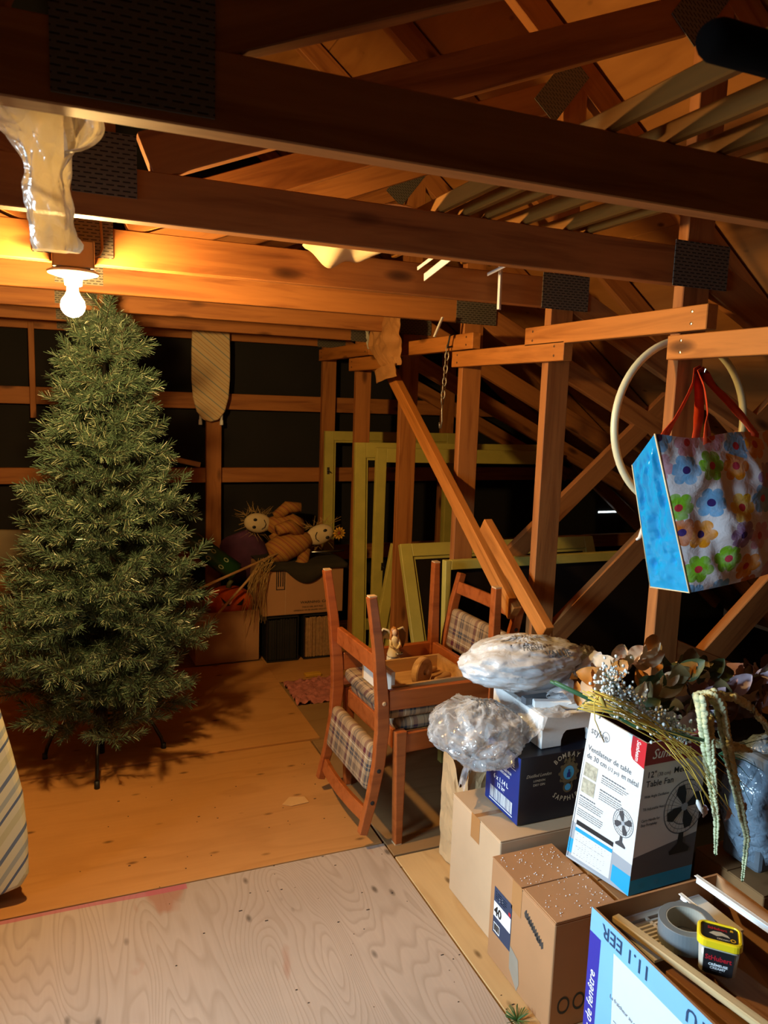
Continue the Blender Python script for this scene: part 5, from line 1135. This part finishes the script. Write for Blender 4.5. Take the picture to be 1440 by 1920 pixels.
def strap(p0, p1, top, y):
    p0, p1, top = V3(p0), V3(p1), V3(top); pts = [p0+V3((0, 0, -.035)), p0]
    pts += [p0.lerp(top, k/6)+V3((0, -.010*math.sin(PI*k/6), 0)) for k in range(1, 6)] + [top+V3((-.012, 0, .006)), top+V3((0, 0, .011)), top+V3((.012, 0, .006))] + [top.lerp(p1, k/6)+V3((.0, -.010*math.sin(PI*k/6), 0)) for k in range(1, 6)]+[p1, p1+V3((0, 0, -.035))]
    b = MB(); n = len(pts); vs = []; fs = []
    for i, p in enumerate(pts):
        d = (pts[min(i+1, n-1)]-pts[max(i-1, 0)]).normalized(); s_ = d.cross(V3((0, -1, 0))).normalized(); k = 0 if i < 3 or i > n-4 else .7
        s_ = (s_*(1-k*.55)+V3((0, 1, 0))*k*.6).normalized(); w_ = .0125
        vs += [p-s_*w_, p+s_*w_]
    for i in range(n-1): fs.append((2*i, 2*i+1, 2*i+3, 2*i+2))
    b.add(vs, fs).build('strap_handle', m['strap'], r, True, solid=.0025)
strap((1.405, 1.392, 1.440), (1.560, 1.396, 1.455), (1.563, 1.590, 1.600), 0)
strap((1.345, 1.490, 1.412), (1.475, 1.500, 1.425), (1.558, 1.598, 1.604), 0)
MB().tube([(1.560, 1.613, 1.600), (1.560, 1.575, 1.606), (1.560, 1.572, 1.616)], .0028, 8).build('hanging_nail', m['steel'], r)
r = thing('white_hook', 'small white plastic hook behind the turquoise side of the shopping bag', 'hook', (1.455, 1.625, 1.19))
MB().tube([(1.50, 1.640, 1.235), (1.475, 1.640, 1.222), (1.457, 1.640, 1.185), (1.446, 1.640, 1.158), (1.436, 1.640, 1.153)], [.006, .007, .007, .005, .003], 8).build('hook', m['white'], r, True)
# ------------------------------------------------------------------ dried flowers over the fan carton
LC = {}
for k, h in (('peach', 'e2c4a0'), ('sand', 'c4ac80'), ('olive', '6f6240'), ('green', '3c4a28'), ('mauve', 'b4949e'), ('lilac', 'c8bccc'), ('amber', 'b0742c'), ('brown', '5c3f32')): LC[k] = plain('leaf_'+k, h, .55, var=.12, vs=30)
m['stem'] = plain('olive_stem', '5a5a2c', .6); m['gstem'] = plain('green_stem_plastic', '2c5a3a', .5)
def leaf_mesh(L, w_, cup, seed):
    rg = random.Random(seed); b = MB(); n = 10
    def fn(u, v):
        s_ = 2*v-1; prof = math.sin(PI*min(1, u*.97+.02))**.62*(1-.25*u); x = L*u; y = w_*.5*prof*s_
        return V3((x, y, cup*(s_*s_*.35*prof-.8*u*u)*L+.0015*math.sin(u*20)*abs(s_)))
    return b.grid(fn, n, 6).build('leaf', LC['peach'], None, True).data
leafs = []
for i, (L, w_, cu) in enumerate(((.052, .046, .25), (.060, .050, .4), (.046, .036, .15), (.055, .026, .3))):
    me = leaf_mesh(L, w_, cu, i); leafs.append(me)
for o in [o for o in bpy.data.objects if o.name.startswith('leaf')]: bpy.data.objects.remove(o)
lcache = {}
def leafm(i, c):
    if (i, c) not in lcache:
        me = leafs[i].copy(); me.materials.clear(); me.materials.append(LC[c]); lcache[i, c] = me
    return lcache[i, c]
def euc(label, pts, cols, n, seed):
    rg = random.Random(seed); pts = [V3(p) for p in pts]; r = thing('eucalyptus_stem', label, 'dried leaves', pts[0], group='dried flowers on the fan carton')
    MB().tube(pts, .0024, 6).build('stem', m['stem'], r, True)
    for k in range(n):
        f = (k+.5)/n*(len(pts)-1); i = int(f); p = pts[i].lerp(pts[min(i+1, len(pts)-1)], f-i); d = (pts[min(i+1, len(pts)-1)]-pts[i]).normalized()
        a = rg.uniform(0, 2*PI); side = V3((math.cos(a)*.55, math.sin(a)*.75-.15, .50+.5*math.sin(a*1.7))).normalized(); x = (d*.35+side).normalized()
        z_ = V3((rg.uniform(-1.0, .15), -.80, rg.uniform(-.2, .6))); z_ = (z_-x*z_.dot(x)).normalized(); y = z_.cross(x)
        M_ = Matrix((x, y, z_)).transposed().to_4x4() @ Matrix.Scale(rg.uniform(.88, 1.35), 4); M_.translation = p+x*.006
        o = bpy.data.objects.new('leaf', leafm(rg.choice((0, 0, 1, 1, 2, 3)), rg.choice(cols))); COL.objects.link(o); o.parent = r; o.matrix_basis = wm(r).inverted() @ M_
euc('stem of round peach leaves highest at the left of the dried flowers', [(1.17, 1.50, .755), (1.235, 1.48, .825), (1.29, 1.47, .870), (1.35, 1.465, .885)], ('peach', 'peach', 'sand', 'peach', 'amber'), 24, 3)
euc('stem of sand and olive leaves in the middle of the dried flowers', [(1.30, 1.45, .775), (1.36, 1.43, .825), (1.43, 1.415, .845), (1.50, 1.41, .840)], ('sand', 'olive', 'green', 'olive', 'amber', 'peach'), 34, 5)
euc('stem of mauve and lilac leaves at the right end of the dried flowers', [(1.44, 1.40, .760), (1.53, 1.385, .800), (1.62, 1.38, .825), (1.70, 1.38, .840)], ('mauve', 'lilac', 'brown', 'mauve', 'olive'), 32, 8)
euc('stem of dark brown and pink leaves low at the right of the dried flowers', [(1.38, 1.395, .745), (1.46, 1.365, .745), (1.55, 1.350, .748), (1.66, 1.345, .765)], ('brown', 'mauve', 'olive', 'brown', 'lilac', 'sand'), 32, 12)
euc('sparse stem of dark green leaves behind the white blossoms', [(1.25, 1.44, .745), (1.33, 1.42, .755), (1.42, 1.41, .760), (1.52, 1.41, .765)], ('green', 'olive', 'sand', 'green'), 22, 21)
# baby's breath
r = thing('gypsophila_spray', 'spray of tiny white blossoms lying across the fan carton', 'dried flowers', (1.16, 1.40, .80), group='dried flowers on the fan carton')
rg = random.Random(6); axp = [V3(p) for p in ((1.165, 1.395, .885), (1.205, 1.385, .835), (1.265, 1.375, .785), (1.335, 1.365, .750), (1.395, 1.355, .715))]
b = MB(); bs = MB()
for k in range(620):
    f = rg.random()**1.15*3.999; i = int(f); p = axp[i].lerp(axp[i+1], f-i); wd_ = .036-.004*f
    q = p+V3((rg.gauss(0, 1), rg.gauss(0, .6), rg.gauss(0, 1)))*wd_*.62; q.z = max(q.z, .702); s_ = rg.uniform(.0026, .0048); b.sphere(q, s_, 6, 4)
    if k % 4 == 0: bs.tube([p+V3((0, 0, -.012)), q], .0006, 3)
o = b.build('blossom', plain('white_blossom', 'd8e0e0', .7), r, True); o['kind'] = 'stuff'
bs.tube(axp, .0025, 6); bs.build('stem', m['gstem'], r, True)
# long green plastic stems at the left, gathered
for i, (p, q, lab) in enumerate((((1.085, 1.50, .840), (1.44, 1.36, .640), 'thick green flower stem crossing the fan carton from its left top corner'), ((1.075, 1.47, .850), (1.40, 1.34, .665), 'second green flower stem just below the thick one'))):
    p, q = V3(p), V3(q); md = p.lerp(q, .5); md.z = max(md.z, .735)+.0; md.y -= .02
    o = MB().tube([p, p.lerp(md, .5)+V3((0,0,.008)), md, q+V3((0, -.03, .06))], .0045, 8).build('flower_stem', m['gstem'], None, True); tag(o, lab, 'stem', 'dried flowers on the fan carton')
# dried grass bundle
r = thing('dried_grass_bundle', 'bundle of yellow dried grass stalks lying across the rim of the fan carton', 'dried grass', (1.10, 1.36, .83), group='dried flowers on the fan carton')
m['hay'] = plain('golden_hay', 'e0c258', .6, var=.25, vs=25); rg = random.Random(31)
for k in range(18):
    a_ = rg.uniform(-1, 1); b = MB(); p = V3((1.100+.035*a_, 1.375+.012*a_, .845+.024*rg.uniform(-1, 1))); q = V3((1.515+rg.uniform(-.10, .03), 1.30+rg.uniform(-.03, .02), .575+rg.uniform(-.06, .09)))
    md = V3((1.30+.03*a_, 1.350+.012*a_, .732+.030*rg.random())); b.tube([p, p.lerp(md, .5)+V3((0, 0, .012)), md, md.lerp(q, .5)+V3((0, -.004, .014)), q], [.0014, .0015, .0014, .0011, .0006], 5); b.build('stalk', m['hay'], r, True)
def bud(label, pts, end, mt):
    r = thing('grass_bud', label, 'dried flower', pts[0], group='dried flowers on the fan carton'); MB().tube([V3(p) for p in pts], .0012, 5).build('stalk', m['hay'], r, True)
    p, q = V3(pts[-1]), V3(end); MB().tube([p, p.lerp(q, .25), p.lerp(q, .6), q], [.002, .0065, .0055, .001], 8).build('bud', mt, r, True)
bud('curved stalk with a small yellow bud above the left corner of the fan carton', [(1.145, 1.36, .735), (1.105, 1.35, .80), (1.095, 1.345, .845), (1.108, 1.345, .858)], (1.128, 1.342, .830), m['hay'])
bud('thin stalk with a white bud hanging before the dark fan picture', [(1.32, 1.355, .715), (1.37, 1.335, .65), (1.405, 1.33, .585), (1.418, 1.33, .560)], (1.438, 1.328, .520), m['white'])
# amaranth tassels
m['tassel'] = plain('pale_green_tassel', 'cdd2aa', .7, var=.18, vs=40)
def tassel(label, pts, r0, seed):
    rg = random.Random(seed); pts = [V3(p) for p in pts]; r = thing('amaranth_strand', label, 'dried flower', pts[0], group='hanging amaranth strands')
    MB().tube(pts, .0018, 5).build('stem', m['gstem'], r, True); b = MB(); L = sum((q-p).length for p, q in zip(pts, pts[1:])); n = int(L/.0042); N = len(pts)-1
    for k in range(n):
        f = k/n*N; i = min(N-1, int(f)); p = pts[i].lerp(pts[i+1], f-i); t_ = k/n; rr = 1.38*r0*(1-.72*t_**2)
        for j in range(3):
            a_ = k*2.1+j*2.1+rg.uniform(-.3, .3); s_ = rr*rg.uniform(.42, .58); b.sphere(p+V3((math.cos(a_), math.sin(a_), rg.uniform(-.4, .4)))*rr*.55, s_, 6, 4)
    o = b.build('blossom_tassel', m['tassel'], r, True); o['kind'] = 'stuff'
tassel('left hanging amaranth strand ending before the dark fan picture', [(1.415, 1.345, .805), (1.395, 1.325, .828), (1.395, 1.312, .78), (1.415, 1.310, .690), (1.440, 1.308, .60), (1.466, 1.308, .51), (1.472, 1.306, .415)], .0125, 1)
tassel('longest hanging amaranth strand reaching down towards the open carton', [(1.415, 1.350, .815), (1.435, 1.33, .832), (1.452, 1.318, .80), (1.478, 1.315, .715), (1.505, 1.313, .635), (1.545, 1.312, .53), (1.578, 1.310, .44), (1.575, 1.308, .32)], .0130, 2)
tassel('short inner amaranth strand hanging between the two long ones', [(1.44, 1.345, .765), (1.425, 1.325, .768), (1.418, 1.305, .72), (1.432, 1.300, .64), (1.448, 1.300, .585)], .0110, 3)
tassel('amaranth strand arching towards the right edge of the picture', [(1.43, 1.35, .822), (1.50, 1.33, .815), (1.56, 1.325, .782), (1.61, 1.32, .735), (1.64, 1.318, .685)], .0115, 4)
tassel('short thick amaranth tuft below the arching strand', [(1.49, 1.34, .690), (1.53, 1.325, .682), (1.575, 1.32, .665)], .0135, 5)
# spiky green grass
r = thing('artificial_grass_tuft', 'spiky dark green grass tuft pointing down right under the amaranth', 'artificial grass', (1.50, 1.35, .66), group='dried flowers on the fan carton')
rg = random.Random(17)
for k in range(14):
    p = V3((1.50, 1.355, .655)); q = p+V3((rg.uniform(.06, .16), rg.uniform(-.02, .02), rg.uniform(-.17, .02))); MB().tube([p, p.lerp(q, .5)+V3((.01, 0, .006)), q], [.0014, .0012, .0004], 4).build('blade', m['gstem'], r, True)
for i, (x, y, z_, lab) in enumerate(((1.415, 1.306, .560, 'left'), (1.503, 1.310, .535, 'middle'), (1.555, 1.308, .540, 'right'))):
    r = thing('white_petal', ['white petal beside the left amaranth strand', 'white petal hanging left of the longest amaranth strand', 'white petal hanging right of the longest amaranth strand'][i], 'petal', (x, y, z_), group='dried flowers on the fan carton')
    o = bpy.data.objects.new('petal', leafm(3, 'lilac')); COL.objects.link(o); o.parent = r; o.matrix_basis = Matrix.Rotation(1.25+.25*i, 4, 'Y') @ Matrix.Rotation(PI/2, 4, 'X') @ Matrix.Scale(.8, 4)
    MB().tube([(x, y, z_), (x-.004, y+.012, z_+.03)], .0008, 4).build('thread', m['hay'], r)
# plastic wrapped parcel at the right edge
r = thing('wrapped_parcel', 'parcel wrapped in bluish plastic film at the right edge', 'parcel', (1.72, 1.36, .30))
MB().box(1.65, 1.82, 1.325, 1.45, .308, .625).build('parcel_core', plain('slate_parcel', '56606a', .6, var=.3, vs=12), r, bevel=.012, seg=2)
crumple((1.735, 1.388, .462), (.128, .105, .195), 11, 40, 24, .10, 1.2, flat=-.158, jit=.008).build('film_wrap', film('blue_wrap_film', '8ea6bc', .7, .2, tr=.3, crease=.04), r, True)
carton('cardboard_box', 'dark box under the plastic wrapped parcel at the right edge', 1.61, 1.86, 1.27, 1.50, 0, .296, m['card_dark'])
# ------------------------------------------------------------------ scraps on the floor
o = MB().prism([(-.05, -.01), (-.01, .035), (.045, .02), (.05, -.025), (-.02, -.032)], (.772, 2.618, .0015), (1, 0, 0), (0, 1, 0), (0, 0, .0012)).build('paper_scrap', plain('tan_paper', 'c79a60', .8), None); tag(o, 'torn piece of tan paper lying on the yellow plywood', 'paper')
o = MB().box(1.19, 1.28, 3.86, 3.90, .0, .016).build('yellow_offcut', plain('yellow_offcut', 'c9952a', .6), None, bevel=.002); tag(o, 'small yellow wood offcut on the floor before the document files', 'wood offcut')
b = MB()
def pk(u, v): return V3((1.045+.56*u+.015*mnoise.noise(V3((v*6, u*3, 1))), 3.515+.32*v+.03*mnoise.noise(V3((u*7, 3, v))), -.006+.030*abs(mnoise.noise(V3((u*14, v*9, 0))))+.012*mnoise.noise(V3((u*30, v*22, 0)))+.012*math.sin(PI*v)))
o = MB().grid(pk, 60, 36).build('pink_insulation', plain('pink_wool', 'b06a62', .95, var=.3, vs=30, bump=.6), None, True); o['kind'] = 'stuff'; tag(o, 'pink insulation wool showing in the gap of the floor boards', 'insulation')
rg = random.Random(12); b = MB()
for k in range(60):
    a_ = rg.uniform(0, 2*PI); p = V3((1.0, 1.425, .004)); b.tube([p, p+V3((math.cos(a_)*.03, math.sin(a_)*.03, rg.uniform(.002, .022)))], .0007, 3)
o = b.build('garland_tuft', plain('garland_green', '3f6a35', .5)); o['kind'] = 'stuff'; tag(o, 'tiny green garland tuft on the floor at the lower edge', 'garland')
rg = random.Random(15)
b = MB()
for k in range(70):
    x, y = rg.uniform(.0, 1.03), rg.uniform(1.45, 2.9); s_ = rg.uniform(.001, .0028); b.box(x, x+s_*rg.uniform(1, 4), y, y+s_, .0004, .0016)
o = b.build('floor_debris', plain('dark_debris', '3a2a1e', .9)); o['kind'] = 'stuff'; tag(o, 'scattered small dark debris on the plywood floor', 'debris')
